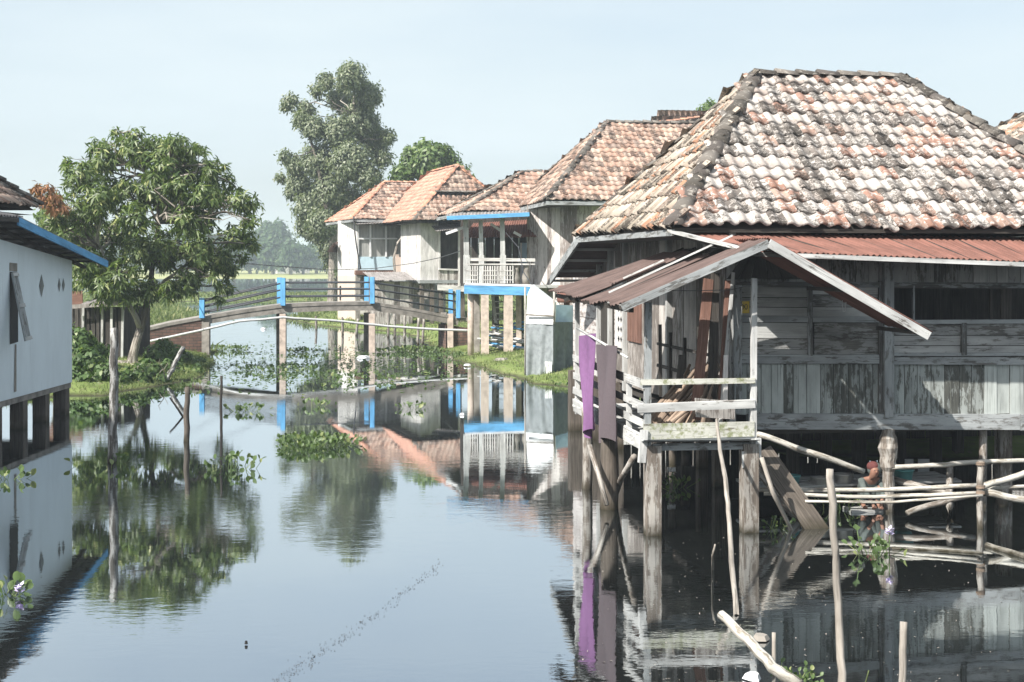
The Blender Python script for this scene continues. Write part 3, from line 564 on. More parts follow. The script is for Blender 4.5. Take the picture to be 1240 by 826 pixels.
# porch roof
GY = 21.55; gap_ = at(930.5, 293, GY); g_el = at(753, 371, GY-.1); t_r = at(1124, 404.5, GY+.38)
def back(p, v): return p+A.d*v
vL = A.v_at(664, A.u_at(753, -2.0)) ; Lfar = 6.15; Rfar = 4.75
proof = thing('porch_roof', None, None); proof.parent = house; proof.location = gap_-hx
def strip_(m, v0, v1, dz=0.0, t0=0.0, t1=1.0, wv=(0, 0), rag=.05, pitch=.1):
    def pt(t, v): f = t; vv = v; p = g_el.lerp(gap_, f)+A.d*vv; p.z += dz+.12*(1-f)*vv/6; return p
    # eave runs away from us, ridge line above; keep outside face up
    m.corr(pt(t0, v1+wv[0]), pt(t0, v0), pt(t1, v0), pt(t1, v1+wv[1]), pitch, .016, nl=8, sag=.025, ragged=rag)
m = MB(); strip_(m, 3.05, 4.9, .0, 0, .86, (1.2, 0)); m.build('roof_sheet', M['rust_brown'], proof)
m = MB(); strip_(m, 1.75, 2.62, -.03, .0, .83, (.25, -.35), .1); m.build('roof_sheet', M['rust_brown'], proof)
m = MB(); strip_(m, .0, 1.0, .03, .0, 1, (.35, -.1), .1); m.build('roof_sheet', M['rust_brown'], proof)
m = MB(); strip_(m, 2.7, 3.2, .05, .25, .8, (-.1, .05), .12); m.build('roof_sheet', M['rust_brown'], proof)
m = MB(); m.box(g_el.lerp(gap_, .06)+A.d*1.5+V(0, 0, .12), g_el.lerp(gap_, .92)+A.d*1.2+V(0, 0, .2), .11, .03, (0, 0, 1)); m.build('loose_batten', M['rail'], proof); m = MB(); m.box(g_el.lerp(gap_, .3)+A.d*2.8+V(0, 0, .1), g_el.lerp(gap_, .6)+A.d*2.7+V(0, 0, .12), .08, .03, (0, 0, 1)); m.build('loose_batten', M['rail'], proof)
# right slope
m = MB(); rb = t_r+A.d*1.55; gb = gap_+A.d*1.9; m.corr(t_r+V(.05, 0, .04), rb+V(.05, 0, .04), gb+V(0, 0, .06), gap_+V(0, 0, .06), .1, .016, nl=10, ragged=.06); m.build('roof_sheet', M['rust_red'], proof)
m = MB(); m.box(g_el+V(0, -.05, -.02), gap_+V(0, -.05, -.02), .12, .035, NF, jit=.004); m.build('rake_board', M['beam'], proof)
m = MB(); m.box(gap_+V(0, -.05, -.02), t_r+V(0, -.05, -.03), .135, .035, NF, jit=.004); m.build('rake_board', M['rail'], proof)
m = MB()
for v in (.25, 1.1, 2.1, 3.0, 3.9, 4.7):
    m.box(g_el+A.d*v+V(0.02, 0, -.04), gap_+A.d*v+V(0, 0, -.06), .06, .06)
m.box(gap_+V(0, .05, -.1), gap_+A.d*4.8+V(0, 0, -.1), .08, .08); m.box(g_el+V(.15, .05, -.06), g_el+A.d*6.1+V(.15, 0, .02), .07, .07)
m.box(t_r+V(-.15, 0, .02), rb+V(-.15, 0, .02), .06, .06); m.box(gap_.lerp(t_r, .5)+V(0, 0, -.03), gb.lerp(rb, .5)+V(0, 0, -.03), .06, .06)
m.build('rafter', M['darkwood'], proof)
m = MB(); a = A.pp(893, 343, PV+.05); b = A.pp(1010, 343, PV+.05); m.planks(A.pp(880, 338, -.1), A.pp(1000, 338, -.1), A.pp(955, 305, -.1), A.pp(905, 305, -.1), 7); m.build('gable_boards', M['darkwood'], proof)
m = MB(); m.box(A.pp(893, 345, -.12), A.pp(893, 500, -.12), .13, .1, NF, jit=.005); m.build('door_post', M['beam'], house)
# ------------------------------------------------------------------ things on and round the porch
WIREC = 0
def wire(name, pts, r, mat, label, cat, group=None):
    P = [Vector(p) for p in pts]; Q = []
    for i in range(len(P)-1):
        for k in range(6): Q.append(P[i].lerp(P[i+1], k/6))
    Q.append(P[-1]); m = MB(); m.tube(Q, r, 5); o = m.build(name, mat, None, loc=Q[0]); return tag(o, label, cat, group)
# firewood poles leaning on the house wall
random.seed(11)
fwl = ['firewood stick leaning in the pile against the porch wall']*3
for i in range(46):
    t_ = i/45; v = -.55+t_*1.9+rnd(-.12, .12); u = rnd(-1.3, -.65)-.15*t_; a = A.P(u+rnd(-.25, .1), v-rnd(.15, .5), 1.52); b = A.P(-.30+rnd(-.1, .03), v+rnd(.1, .4), 2.38+rnd(-.3, .18)); r_ = rnd(.026, .048)
    mm = MB(); mid = a.lerp(b, .5)+V(rnd(-.03, .03), rnd(-.03, .03), 0); mm.tube([a, a.lerp(mid, .5)+V(rnd(-.01, .01), 0, 0), mid, b], [r_*rnd(1, 1.2), r_, r_*.95, r_*rnd(.7, .95)], 7, wob=.06)
    tag(mm.build('firewood_stick', M['log'], None, loc=a), 'brown split stick in the firewood pile leaning behind the porch rail', 'firewood', 'firewood sticks stacked on the porch')
# boards leaning
def lboard(pxb, pyb, pxt, pyt, vb, vt, w_, mat, label, th_=.03):
    a = A.pp(pxb, pyb, vb); b = A.pp(pxt, pyt, vt); mm = MB(); mm.box(a, b, w_, th_, NF, jit=.004); tag(mm.build('leaning_board', mat, None, loc=a), label, 'board', 'boards leaning in the porch corner')
lboard(842, 508, 858, 338, -.6, -.15, .17, M['red_board'], 'wide red brown board leaning upright beside the firewood pile')
lboard(862, 508, 866, 330, -.55, -.12, .15, M['darkwood'], 'dark board standing between the two red brown boards')
lboard(872, 510, 882, 340, -.62, -.2, .10, M['red_board'], 'narrow red brown board nearest the corner post')
lboard(872, 515, 888, 330, -.8, -.2, .05, M['rail'], 'thin pale batten leaning in front of the door post')
lboard(878, 505, 879, 430, -.85, -.8, .07, M['white_plank'], 'short white stake standing upright on the porch floor')
lboard(800, 480, 799, 393, -.3, -.3, .05, M['darkwood'], 'thin dark stake rising above the left end of the firewood')
lboard(822, 470, 826, 430, -.4, -.3, .1, M['darkwood'], 'stubby dark board end poking out of the firewood')
m = MB(); m.quad(A.pp(843, 505, -1.1), A.pp(890, 508, -.9), A.pp(890, 486, -.9), A.pp(842, 482, -1.1), .02); tag(m.build('plywood_offcut', M['wall_lit'], None, loc=A.pp(843, 505, -1.1)), 'warped grey plywood offcut lying on the porch behind the rail', 'board')
# purple and dark cloth hung on the porch side rail
cu = pu0-.24
a = A.P(cu, A.v_at(703, cu), 0); b = A.P(cu, A.v_at(721, cu), 0); zc = EYE-(407-HZ)/F*a.y; a.z = zc; b.z = EYE-(403-HZ)/F*b.y; b = a.lerp(b, .85)
m = MB(); m.cloth(a, b, 1.75, nrm=NS, taper=.72, amp=.07, freq=1.6, ph=.7, skew=.75, nx=20); tag(m.build('purple_cloth', M['purple'], None, loc=a), 'long purple cloth hanging from a pole beside the porch', 'cloth')
cu = pu0-.22; a = A.P(cu, A.v_at(724, cu), 0); b = A.P(cu, A.v_at(746, cu), 0); a.z = EYE-(417-HZ)/F*a.y; b.z = EYE-(419-HZ)/F*b.y
m = MB(); m.cloth(a, b, 1.62, nrm=NS, taper=.06, amp=.055, freq=1.5, ph=2, skew=.3, nx=20); tag(m.build('dark_cloth', M['purple_dark'], None, loc=a), 'brownish grey cloth hanging beside the purple one', 'cloth')
m = MB(); m.tube([A.P(pu0-.23, A.v_at(699, pu0-.23), 3.0), A.P(pu0-.23, A.v_at(722, pu0-.23), 2.88), A.P(pu0-.1, A.v_at(760, pu0-.1), 2.68)], [.025, .025, .02], 6); tag(m.build('hanging_pole', M['rail'], None, loc=A.P(pu0, 2, 2.8)), 'pale pole the purple and dark cloths hang from', 'pole')
# yellow number plate, wire hook
pl = thing('house_number_plate', 'small yellow number plate on the shaded board wall', 'sign', A.pp(900, 371, -.07)); m = MB(); c = A.pp(901, 372, -.065); m.box(c-A.r*.09, c+A.r*.09, .2, .006, NF); m.build('plate', M['yellow'], pl)
cu_ = bpy.data.curves.new('number', 'FONT'); cu_.body = '00'; cu_.size = .13; cu_.extrude = .001; cu_.align_x = 'CENTER'; cu_.align_y = 'CENTER'; to = bpy.data.objects.new('number', cu_); COL.objects.link(to)
to.matrix_world = Matrix.Translation(c+NF*.006) @ Matrix(((A.r.x, 0, NF.x), (A.r.y, 0, NF.y), (0, 1, 0))).to_4x4(); bpy.context.view_layer.update()
me = bpy.data.meshes.new_from_object(to.evaluated_get(bpy.context.evaluated_depsgraph_get())); mw = to.matrix_world.copy(); bpy.data.objects.remove(to); me.materials.clear(); me.materials.append(M['black'])
me.transform(mw); me.transform(Matrix.Translation(-pl.location)); no = bpy.data.objects.new('number', me); COL.objects.link(no); no.parent = pl
hk = [A.pp(1020, 352, -.55), A.pp(1020, 370, -.55), A.pp(1021, 377, -.55), A.pp(1023.5, 377, -.55), A.pp(1024.5, 366, -.55)]
wire('wire_hook', hk, .006, M['white'], 'thin white wire hook hanging under the porch roof edge', 'hook')
wire('washing_line', [A.pp(783, 352, PV+.02), A.pp(850, 352, PV+.1), A.pp(885, 351, PV+.1), A.pp(912, 344, PV+.0)], .006, M['iron'], 'thin dark line strung between the two porch posts', 'line')
# slanting beams and poles at the porch corner
def pole(name, pts, rad, mat, label, cat, group=None, n=8, wob=.05):
    P = [Vector(p) for p in pts]; mm = MB(); Q = []; rr = []
    if not hasattr(rad, '__len__'): rad = [rad]*len(P)
    for i in range(len(P)-1):
        for k in range(4): Q.append(P[i].lerp(P[i+1], k/4)+V(rnd(-1, 1), 0, rnd(-1, 1))*rad[i]*.22); rr.append((rad[i]*(1-k/4)+rad[i+1]*k/4))
    Q.append(P[-1]); rr.append(rad[-1]); Q[0] = P[0]; mm.tube(Q, rr, n, wob=wob); return tag(mm.build(name, mat, None, loc=P[0]), label, cat, group)
def down(p, dz=.5):  # carry a pole on into the water below its waterline point
    return Vector(p)
w1 = onw(988, 640); a = at(922, 546, 22.9); m = MB(); dd = (w1-a).normalized(); m.box(a, w1+dd*.5, .36, .06, (.3, -1, .35), jit=.006); tag(m.build('slanting_plank', M['post'], None, loc=a), 'wide worn plank slanting into the water beside the porch', 'plank')
a = at(915, 560, 23.4); b = onw(968, 628, 0); dd = (b-a).normalized(); m = MB(); m.box(a, b+dd*.3, .22, .05, (.3, -1, .3), jit=.006); tag(m.build('slanting_plank', M['post_pale'], None, loc=a), 'narrower plank slanting behind the wide worn one', 'plank')
pole('leaning_pole', [at(922, 554, 22.0), at(936, 596, 21.9), onw(958, 642), onw(962, 655, -.3)], [.035, .035, .03, .03], M['stick'], 'crooked thin pole leaning in front of the slanting planks', 'pole')
pole('leaning_pole', [at(916, 525, 23.2), at(980, 548, 23.2), at(1046, 571, 23.4)], [.05, .055, .045], M['bamboo'], 'long pale branch sloping under the base beam of the house', 'pole')
pole('bare_stick', [at(868, 508, 21.75), at(872, 545, 21.0), at(879, 580, 20.2), at(882, 620, 19.3), at(886, 680, 18.2), onw(892, 745), onw(893, 752, -.2)], [.022, .03, .035, .033, .036, .034, .034], M['stick'], 'long crooked bare stick standing in front of the porch', 'stick')
pole('bare_stick', [at(866, 659, 18.6), at(863, 672, 18.6), onw(863, 690), onw(863, 694, -.2)], [.012, .016, .018, .018], M['stick'], 'tiny forked twig poking out of dark water left of the long crooked stick', 'stick')
p = onw(1020, 852); pole('tall_pole', [at(1005, 568, 13.75), at(1008, 610, 13.75), at(1012, 680, 13.8), at(1018, 780, 13.75), p, p+V(0, 0, -.6)], [.036, .04, .038, .04, .042, .042], M['stick'], 'tall pale pole standing alone in the near water', 'pole')
p = onw(1094, 850); pole('short_pole', [at(1094.5, 753, 13.7), at(1093, 800, 13.65), p, p+V(0, 0, -.4)], [.036, .036, .037, .037], M['stick'], 'short pale pole at the bottom right, cut off flat', 'pole')
p = onw(938, 812); pole('short_stick', [at(937, 766, 14.65), p, p+V(0, 0, -.4)], [.021, .023, .023], M['stick'], 'small upright stick beside the tilted log', 'stick')
pole('tilted_log', [at(873, 744, 15.1), at(905, 775, 14.7), at(937, 808, 14.2), at(968, 830, 13.9)], [.05, .056, .06, .062], M['bamboo'], 'pale log tilting up out of the near water', 'log')
pole('reed_stem', [at(1052, 812, 13.8), onw(1045, 838), onw(1045, 838, -.1)], [.006, .008, .008], M['grass'], 'single thin reed between the two pale poles', 'reed')
# raft of bamboo and rails under the house
rg = 'bamboo poles lying along the washing place'
pole('bamboo_pole', [at(925, 598, 23.1), at(1060, 602, 22.9), at(1188, 597, 22.7)], .033, M['bamboo'], 'front bamboo pole of the washing place raft', 'pole', rg)
pole('bamboo_pole', [at(975, 607, 22.6), at(1080, 608, 22.5), at(1190, 600, 22.4)], .022, M['bamboo'], 'thinnest bamboo pole, lowest of the washing place raft', 'pole', rg)
pole('bamboo_pole', [at(915, 593, 23.6), at(1060, 594, 23.5), at(1185, 588, 23.4)], .04, M['bamboo'], 'upper bamboo pole of the raft at the feet of the crouching person', 'pole', rg)
pole('bamboo_pole', [at(1078, 566, 23.9), at(1130, 564, 24.0), at(1190, 559, 24.1), at(1280, 557, 24.4)], .042, M['bamboo'], 'waist high bamboo rail running right from the carved stilt', 'pole', rg)
pole('bamboo_pole', [at(1190, 596, 22.6), at(1240, 606, 22.6), at(1290, 614, 22.8)], .06, M['bamboo'], 'thick pale bamboo pole at the right edge', 'pole', rg)
pole('bamboo_pole', [at(1190, 589, 23.0), at(1230, 577, 23.2), at(1290, 556, 23.6)], .055, M['bamboo'], 'bamboo pole rising to the right edge', 'pole', rg)
pole('bamboo_pole', [at(1080, 580, 24.3), at(1130, 594, 23.8), at(1160, 603, 23.6)], .06, M['post_pale'], 'brown pole sloping down under the teal tub', 'pole', rg)
pole('bamboo_pole', [at(1185, 592, 23.2), at(1240, 589, 23.2), at(1290, 588, 23.3)], .03, M['bamboo'], 'thin pole crossing above the thick pale bamboo at the right', 'pole', rg)
pole('bamboo_pole', [at(1098, 622, 23.3), at(1125, 612, 23.4), at(1180, 598, 23.6)], .05, M['post_pale'], 'branch slanting up from the dark water below the raft', 'pole', rg)
pole('bamboo_pole', [onw(1195, 660, .02), onw(1240, 674, .02), onw(1300, 692, .02)], .045, M['bamboo'], 'pale bamboo floating at the right edge', 'pole', rg)
pole('bamboo_pole', [onw(1080, 664, .01), onw(1130, 666, .01), onw(1190, 670, .01)], .02, M['bamboo'], 'thin floating pole right of the flowering water hyacinth', 'pole', rg)
p = onw(1187, 640); mpo = pole('mooring_pole', [at(1188, 558, 22.5), at(1187, 600, 22.5), p, p+V(0, 0, -.5)], .055, M['post_pale'], 'pale mooring pole in front of the mossy stilt', 'pole')
for py_ in (597, 562, 590):
    m = MB(); c = at(1187.5, py_, 22.5)
    for k in range(4): m.tube([c+V(math.cos(t*1.05)*.068, math.sin(t*1.05)*.068, .012*k+.012*t/6-.02) for t in range(7)], .009, 5)
    m.build('rope_lashing', M['log'], mpo)
pole('short_post', [at(1150, 563, 24.6), onw(1150, 632), onw(1150, 632, -.3)], .06, M['post_pale'], 'short yellowish post under the raft rail', 'post')
pole('short_post', [at(1214, 590, 24.6), at(1213, 629, 24.6), at(1213, 640, 24.6)], .1, M['post_pale'], 'squat grey post behind the thick bamboo', 'post')
m = MB()
for i in range(4): m.box(A.P(A.u_at(925), .6+i*.27, .36), A.P(A.u_at(1180), .6+i*.27, .40), .22, .04, (0, 0, 1), jit=.01)
tag(m.build('washing_platform', M['wall'], None, loc=A.P(2, 1, .36)), 'low board platform under the house where the tubs stand', 'platform')
m = MB(); m.box(A.P(A.u_at(1030), .15, .02), A.P(A.u_at(1075), .15, .02), .4, .05, (0, 0, 1)); fs_ = tag(m.build('foot_board', M['wall'], None, loc=A.P(A.u_at(1050), .2, .1)), 'low foot board the crouching person stands on', 'board')
def tub(px, py, Y, r_, h_, mat, label, cat, handles=False, z=None):
    c = at(px, py, Y); t_ = thing('wash_tub' if not handles else 'cooking_pot', label, cat, c)
    m = MB(); m.lathe(c, [(r_*.7, 0), (r_*.78, .01), (r_, h_), (r_*1.06, h_+.005), (r_*1.05, h_+.02), (r_*.97, h_+.015), (r_*.76, .02), (0.001, .02)] if not handles else [(r_*.9, 0), (r_, .03), (r_, h_), (r_*1.08, h_+.01), (r_*1.07, h_+.02), (r_*.96, h_+.01), (r_*.95, .03), (.001, .03)], 20); m.build('bowl', mat, t_)
    if handles:
        for s in (-1, 1): m = MB(); m.tube([c+V(s*r_, 0, h_*.7), c+V(s*(r_+.05), 0, h_*.8), c+V(s*(r_+.05), -.04, h_*.6), c+V(s*r_, -.03, h_*.55)], .008, 5); m.build('handle', mat, t_)
    else: m = MB(); m.lathe(c+V(0, 0, h_), [(r_*1.0, 0), (r_*1.07, .004), (r_*1.07, .022), (r_*.99, .024)], 20); m.build('rim', mat, t_)
tub(1094, 584, 24.5, .17, .2, M['teal'], 'teal plastic tub right of the carved stilt', 'tub')
tub(957, 590, 24.6, .17, .19, M['teal'], 'dark green tub half hidden behind the slanting plank', 'tub')
tub(993, 591, 24.5, .16, .17, M['tin'], 'dull metal pot behind the tall pale pole', 'pot', True)
tub(1021, 588, 24.6, .17, .19, M['tin'], 'larger metal pot just left of the crouching person', 'pot', True)
m = MB(); m.quad(A.pp(1096, 569, 5), A.pp(1106, 569, 5), A.pp(1106, 556, 5), A.pp(1096, 556, 5), .02); tag(m.build('daylight_patch', M['white'], None, loc=A.pp(1096, 569, 5)), 'small white panel standing for daylight seen through behind the teal tub', 'board', 'white panels standing for daylight behind the washing place')  # white panels paint in the daylight seen through under the house
m = MB(); m.quad(A.pp(1112, 574, 5), A.pp(1130, 576, 5), A.pp(1130, 556, 5), A.pp(1112, 556, 5), .02); tag(m.build('daylight_patch', M['white'], None, loc=A.pp(1112, 574, 5)), 'larger white panel standing for daylight seen through, right of the small one', 'board', 'white panels standing for daylight behind the washing place')
# person crouching at the washing place
def skin_body(name, nodes, edges, mat, parent, root=0, lv=2, rt=None):
    me = bpy.data.meshes.new(name); o0 = origin_of(parent) if parent is not None else Vector(rt)
    me.from_pydata([tuple(Vector(n[0])-o0) for n in nodes], edges, []); me.materials.append(mat); o = bpy.data.objects.new(name, me); COL.objects.link(o)
    if parent is not None: o.parent = parent
    else: o.location = o0
    sm = o.modifiers.new('skin', 'SKIN'); sm.use_smooth_shade = True; sv = me.skin_vertices[0].data
    for i, n in enumerate(nodes): sv[i].radius = n[1] if hasattr(n[1], '__len__') else (n[1], n[1]); sv[i].use_root = (i == root)
    ss = o.modifiers.new('sub', 'SUBSURF'); ss.levels = lv; ss.render_levels = lv; return o
pc = A.P(A.u_at(1059), .2, .05)
def q_(x, y, z): return pc+A.r*x+A.d*y+V(0, 0, z)
N = [(q_(0, .18, .2), .13), (q_(0, .1, .34), .12), (q_(0, -.02, .46), (.16, .11)), (q_(0, -.09, .51), .06), (q_(.01, -.15, .56), .075), (q_(.015, -.17, .64), .085), (q_(.015, -.16, .71), .06)]
Ed = [(0, 1), (1, 2), (2, 3), (3, 4), (4, 5), (5, 6)]
for s in (-1, 1):
    b_ = len(N); N += [(q_(s*.09, .12, .2), .085), (q_(s*.15, -.14, .36), .062), (q_(s*.13, -.02, .05), .045), (q_(s*.13, -.06, .02), .035), (q_(s*.14, -.2, .015), .028)]; Ed += [(0, b_), (b_, b_+1), (b_+1, b_+2), (b_+2, b_+3), (b_+3, b_+4)]
    b_ = len(N); N += [(q_(s*.17, -.04, .46), .055), (q_(s*.17, -.2, .30), .04), (q_(s*.08, -.3, .12), .028), (q_(s*.07, -.32, .07), (.03, .018))]; Ed += [(2, b_), (b_, b_+1), (b_+1, b_+2), (b_+2, b_+3)]
    h = b_+3
    for k_, (dx, L_) in enumerate(((-.025, .045), (-.008, .055), (.009, .05), (.025, .04))):
        c_ = len(N); N += [(q_(s*.07+dx, -.335, .035), .009), (q_(s*.07+dx*1.1, -.33, .035-L_*.6), .008)]; Ed += [(h, c_), (c_, c_+1)]
    c_ = len(N); N += [(q_(s*.07-s*.04, -.32, .06), .01), (q_(s*.07-s*.05, -.325, .03), .009)]; Ed += [(h, c_), (c_, c_+1)]
person = skin_body('person', N, Ed, M['skin'], None, 0, 2, pc); tag(person, 'person crouching at the washing place in red and grey head cloth', 'person')
Nc = [(q_(0, .18, .2), .155), (q_(0, .1, .35), .145), (q_(0, -.01, .46), (.185, .135))]; Ec = [(0, 1), (1, 2)]
for s in (-1, 1):
    b_ = len(Nc); Nc += [(q_(s*.09, .12, .2), .10), (q_(s*.15, -.13, .35), .08), (q_(s*.135, -.04, .1), .062)]; Ec += [(0, b_), (b_, b_+1), (b_+1, b_+2)]
    b_ = len(Nc); Nc += [(q_(s*.17, -.04, .45), .072), (q_(s*.17, -.19, .31), .055), (q_(s*.12, -.25, .2), .045)]; Ec += [(2, b_), (b_, b_+1), (b_+1, b_+2)]
skin_body('clothes', Nc, Ec, M['shirt'], person)
m = MB(); hc = q_(.015, -.14, .655)
import bmesh
def ell(c, rx, ry, rz, n=14, zmin=-1, ff=None):
    mm = MB(); prof = []
    vs = []; fs = []; nl = 10
    for i in range(nl+1):
        ph = math.pi*i/nl; zc_ = math.cos(ph)
        for k in range(n): t = 2*math.pi*k/n; vs.append(c+V(math.cos(t)*math.sin(ph)*rx, math.sin(t)*math.sin(ph)*ry, zc_*rz))
    for i in range(nl):
        for k in range(n): k2 = (k+1) % n; fs.append((i*n+k, (i+1)*n+k, (i+1)*n+k2, i*n+k2))
    mm.add(vs, fs, None, True); return mm
ell(hc+V(-.01, .03, .045), .105, .105, .09).build('head_cloth', M['redcloth'], person); ell(hc+V(.02, .035, .0), .125, .1, .125).build('head_wrap', M['shirt'], person)
m = MB(); fc = q_(.015, -.255, .63)
ell(fc+V(0, .01, -.005), .013, .022, .018).build('nose', M['skin'], person)
for s in (-1, 1): ell(fc+V(s*.028, .02, .018), .01, .008, .006).build('eye', M['black'], person)
ell(fc+V(0, .018, -.035), .022, .008, .005).build('mouth', M['redcloth'], person)
# ================================================================== OTHER HOUSES
def hip_roof(parent, E0, E1, E2, E3, R0, R1, tf, ts, pitch, row, k=5, cr=.1, capm='ridge', h=.03, lip=.04, eave='beam', name='tile_roof', gable=False):
    """corners: near left, near right, far right, far left; ridge R0-R1 (left-right) or near-far when long=True"""
    o = thing(name, None, None); o.parent = parent; o.location = Vector(R0)-origin_of(parent)
    m = MB(); m.tiles(E0, E1, R1, R0, pitch, row, k, h, lip); m.build('front_tiles', M[tf], o)
    m = MB(); m.tiles(E3, E0, R0, R0, pitch, row, k, h, lip); m.build('side_tiles', M[ts], o)
    m = MB(); m.tiles(E1, E2, R1, R1, pitch, row, 4, h, lip); m.tiles(E2, E3, R0, R1, pitch, row, 4, h, lip); m.build('rear_tiles', M[ts], o)
    hull(o, [(E0, E1, R1, R0), (E3, E0, R0), (E1, E2, R1), (E2, E3, R0, R1)], (E3, E2, E1, E0)); caps_(o, [(R0, R1), (E0, R0), (E1, R1), (E3, R0), (E2, R1)], cr, capm)
    m = MB(); m.box(E0+V(0, 0, -.1), E1+V(0, 0, -.1), .16, .06, E0-E3); m.box(E0+V(0, 0, -.12), E3+V(0, 0, -.12), .16, .06, E0-E1); m.build('eave_board', M[eave], o); return o
def hull(o, polys, bottom):
    m = MB(); dn = V(0, 0, -.06)
    for p in polys: m.add([Vector(q)+dn for q in p], [tuple(range(len(p)))])
    m.add([Vector(q)+dn*3 for q in bottom], [(0, 1, 2, 3)]); m.build('roof_underside', M['under'], o)
def caps_(o, segs, r, mt):
    m = MB()
    for a, b in segs:
        if (Vector(a)-Vector(b)).length > .5: m.caps(Vector(a)+V(0, 0, .05), Vector(b)+V(0, 0, .05), r, .42, 6)
    m.build('ridge_caps', M[mt], o)
def wallbox(parent, fr, u0, u1, v0, v1, z0, z1, mat, pl=.22, name='wall', faces='fslr', th_=.03):
    m = MB(); P = fr.P
    if 'f' in faces: m.planks(P(u0, v0, z0), P(u1, v0, z0), P(u1, v0, z1), P(u0, v0, z1), max(2, int((u1-u0)/pl)), th_)
    if 'l' in faces: m.planks(P(u0, v1, z0), P(u0, v0, z0), P(u0, v0, z1), P(u0, v1, z1), max(2, int((v1-v0)/pl)), th_)
    if 'r' in faces: m.planks(P(u1, v0, z0), P(u1, v1, z0), P(u1, v1, z1), P(u1, v0, z1), max(2, int((v1-v0)/pl)), th_)
    if 's' in faces: m.planks(P(u1, v1, z0), P(u0, v1, z0), P(u0, v1, z1), P(u1, v1, z1), max(2, int((u1-u0)/pl)), th_)
    return m.build(name, M[mat], parent)
def pillar(parent, fr, u, v, z0, z1, w_, mat, name='post', round_=False):
    m = MB()
    if round_: m.tube([fr.P(u, v, z0), fr.P(u+rnd(-.03, .03), v, (z0+z1)/2), fr.P(u, v, z1)], w_/2, 8, wob=.05)
    else: m.box(fr.P(u, v, z0), fr.P(u, v, z1), w_, w_, fr.d, jit=.004)
    return m.build(name, M[mat], parent)
def slab(parent, fr, u0, u1, v0, v1, z, t, mat, name='floor'):
    m = MB(); m.quad(fr.P(u0, v0, z), fr.P(u1, v0, z), fr.P(u1, v1, z), fr.P(u0, v1, z), t); return m.build(name, M[mat], parent)
# ---------------- D: tall plank house right of the veranda
thD = math.atan(.155); D = Frame(661, 60, thD); ze = EYE+(HZ-243)/F*60; LD = D.v_at(612); hD = LD/2
hd = thing('plank_house', 'tall sun-bleached plank house between the blue beamed veranda and the large stilt house', 'house', V(D.o.x, D.o.y, 0))
uD = D.u_at(735, hD); zr = EYE+(HZ-149)/F*D.P(uD, hD, 0).y; uDe = D.u_at(900, hD)
hip_roof(hd, D.P(0, 0, ze), D.P(uDe+uD, 0, ze), D.P(uDe+uD, LD, ze), D.P(0, LD, ze), D.P(uD, hD, zr), D.P(uDe, hD, zr), 'tile_tan', 'tile_tan', .34, .42, 6, .14, 'ridge', .04, .05, 'beam')
uw = D.u_at(700, .9)
wallbox(hd, D, uw, uDe+uD-.9, .9, LD-.8, 2.4, ze-.1, 'plank_house', .3)
D2 = Frame(640, 64.5, thD)
m = MB(); a0 = at(640, 350, 64.4); a1 = D.P(uw, .9, a0.z); m.planks(V(a0.x, a0.y, 2.3), V(a1.x, a1.y, 2.3), V(a1.x, a1.y, ze-.1), V(a0.x, a0.y, ze-.1), 11, .03, ragged=.12); m.build('side_wall', M['plank_house'], hd)
m = MB(); m.box(V(a0.x, a0.y, 2.4), V(a0.x, a0.y, ze), .14, .14, (0, 1, 0)); m.box(V(a1.x, a1.y-.02, 2.3), V(a1.x, a1.y-.02, ze), .12, .1, (0, 1, 0)); m.build('corner_post', M['wall_lit'], hd)
m = MB(); qd = a0.lerp(a1, .32); m.box(V(qd.x, qd.y-.06, 4.0), V(qd.x+.45, qd.y-.03, 4.0), .04, .03, (0, -1, 0)); m.build('door_latch', M['iron'], hd)
m = MB(); m.planks(D.P(uw, .85, 2.15), D.P(uw+2, .85, 2.15), D.P(uw+2, .85, 2.45), D.P(uw, .85, 2.45), 1); m.build('floor_beam', M['beam'], hd)
for u in (uw+.1, uw+2.5, uw+5, uw+7.5):
    for v in (1, 4, 7, 10): pillar(hd, D, u, v, -.5, 2.35, .26, 'post', 'stilt')
slab(hd, D, uw, uDe+uD-1, .9, LD-.9, 2.4, .15, 'darkwood')
# a further tiled roof behind it
G = Frame(800, 82, thD); zg = 7.2; hg = thing('tiled_house', 'house behind the tall plank house, only its tan tiled roof ridge showing', 'house', V(G.o.x, G.o.y, 0)); g0 = at(806, 148, 86); g1 = at(850, 137, 88)
hip_roof(hg, V(6.2, 82, zg), V(18, 83.5, zg), V(17, 92, zg), V(5.2, 91, zg), V(9.0, 86.5, g0.z-.02), V(14.2, 87.3, g1.z), 'tile_tan', 'tile_tan', .34, .42, 5, .13, 'ridge_orange')
G_ = Frame(0, 0, 0, X=0); G_.o = V(0, 0, 0); wallbox(hg, G_, 6.8, 16.6, 83.6, 90.4, 1.5, zg, 'plank_house', .4)
for u in (7, 12, 16):
    for v in (84, 90): pillar(hg, G_, u, v, 0, 1.6, .25, 'post', 'stilt')
# the roof corner at the right edge of the picture
he = thing('tiled_house', 'house at the far right edge behind the large hip roof, a dark tiled corner showing', 'house', V(17, 40, 0)); r1_ = at(1262, 120, 43)
hip_roof(he, at(1190, 220, 38.5)-V(0, 0, .3), V(26, 39.5, at(1190, 220, 38.5).z-.3), V(25, 49, at(1190, 220, 38.5).z-.3), V(11.6, 48, at(1190, 220, 38.5).z-.3), V(16.5, 43, r1_.z), V(22, 43.5, r1_.z), 'tile_tan', 'tile_side', .3, .4, 5, .13)
wallbox(he, G_, 14, 24, 40.3, 47.5, 1.4, at(1190, 220, 38.5).z, 'plank_house', .4)
for u in (14.3, 19, 23.7):
    for v in (40.6, 47): pillar(he, G_, u, v, 0, 1.5, .25, 'post', 'stilt')
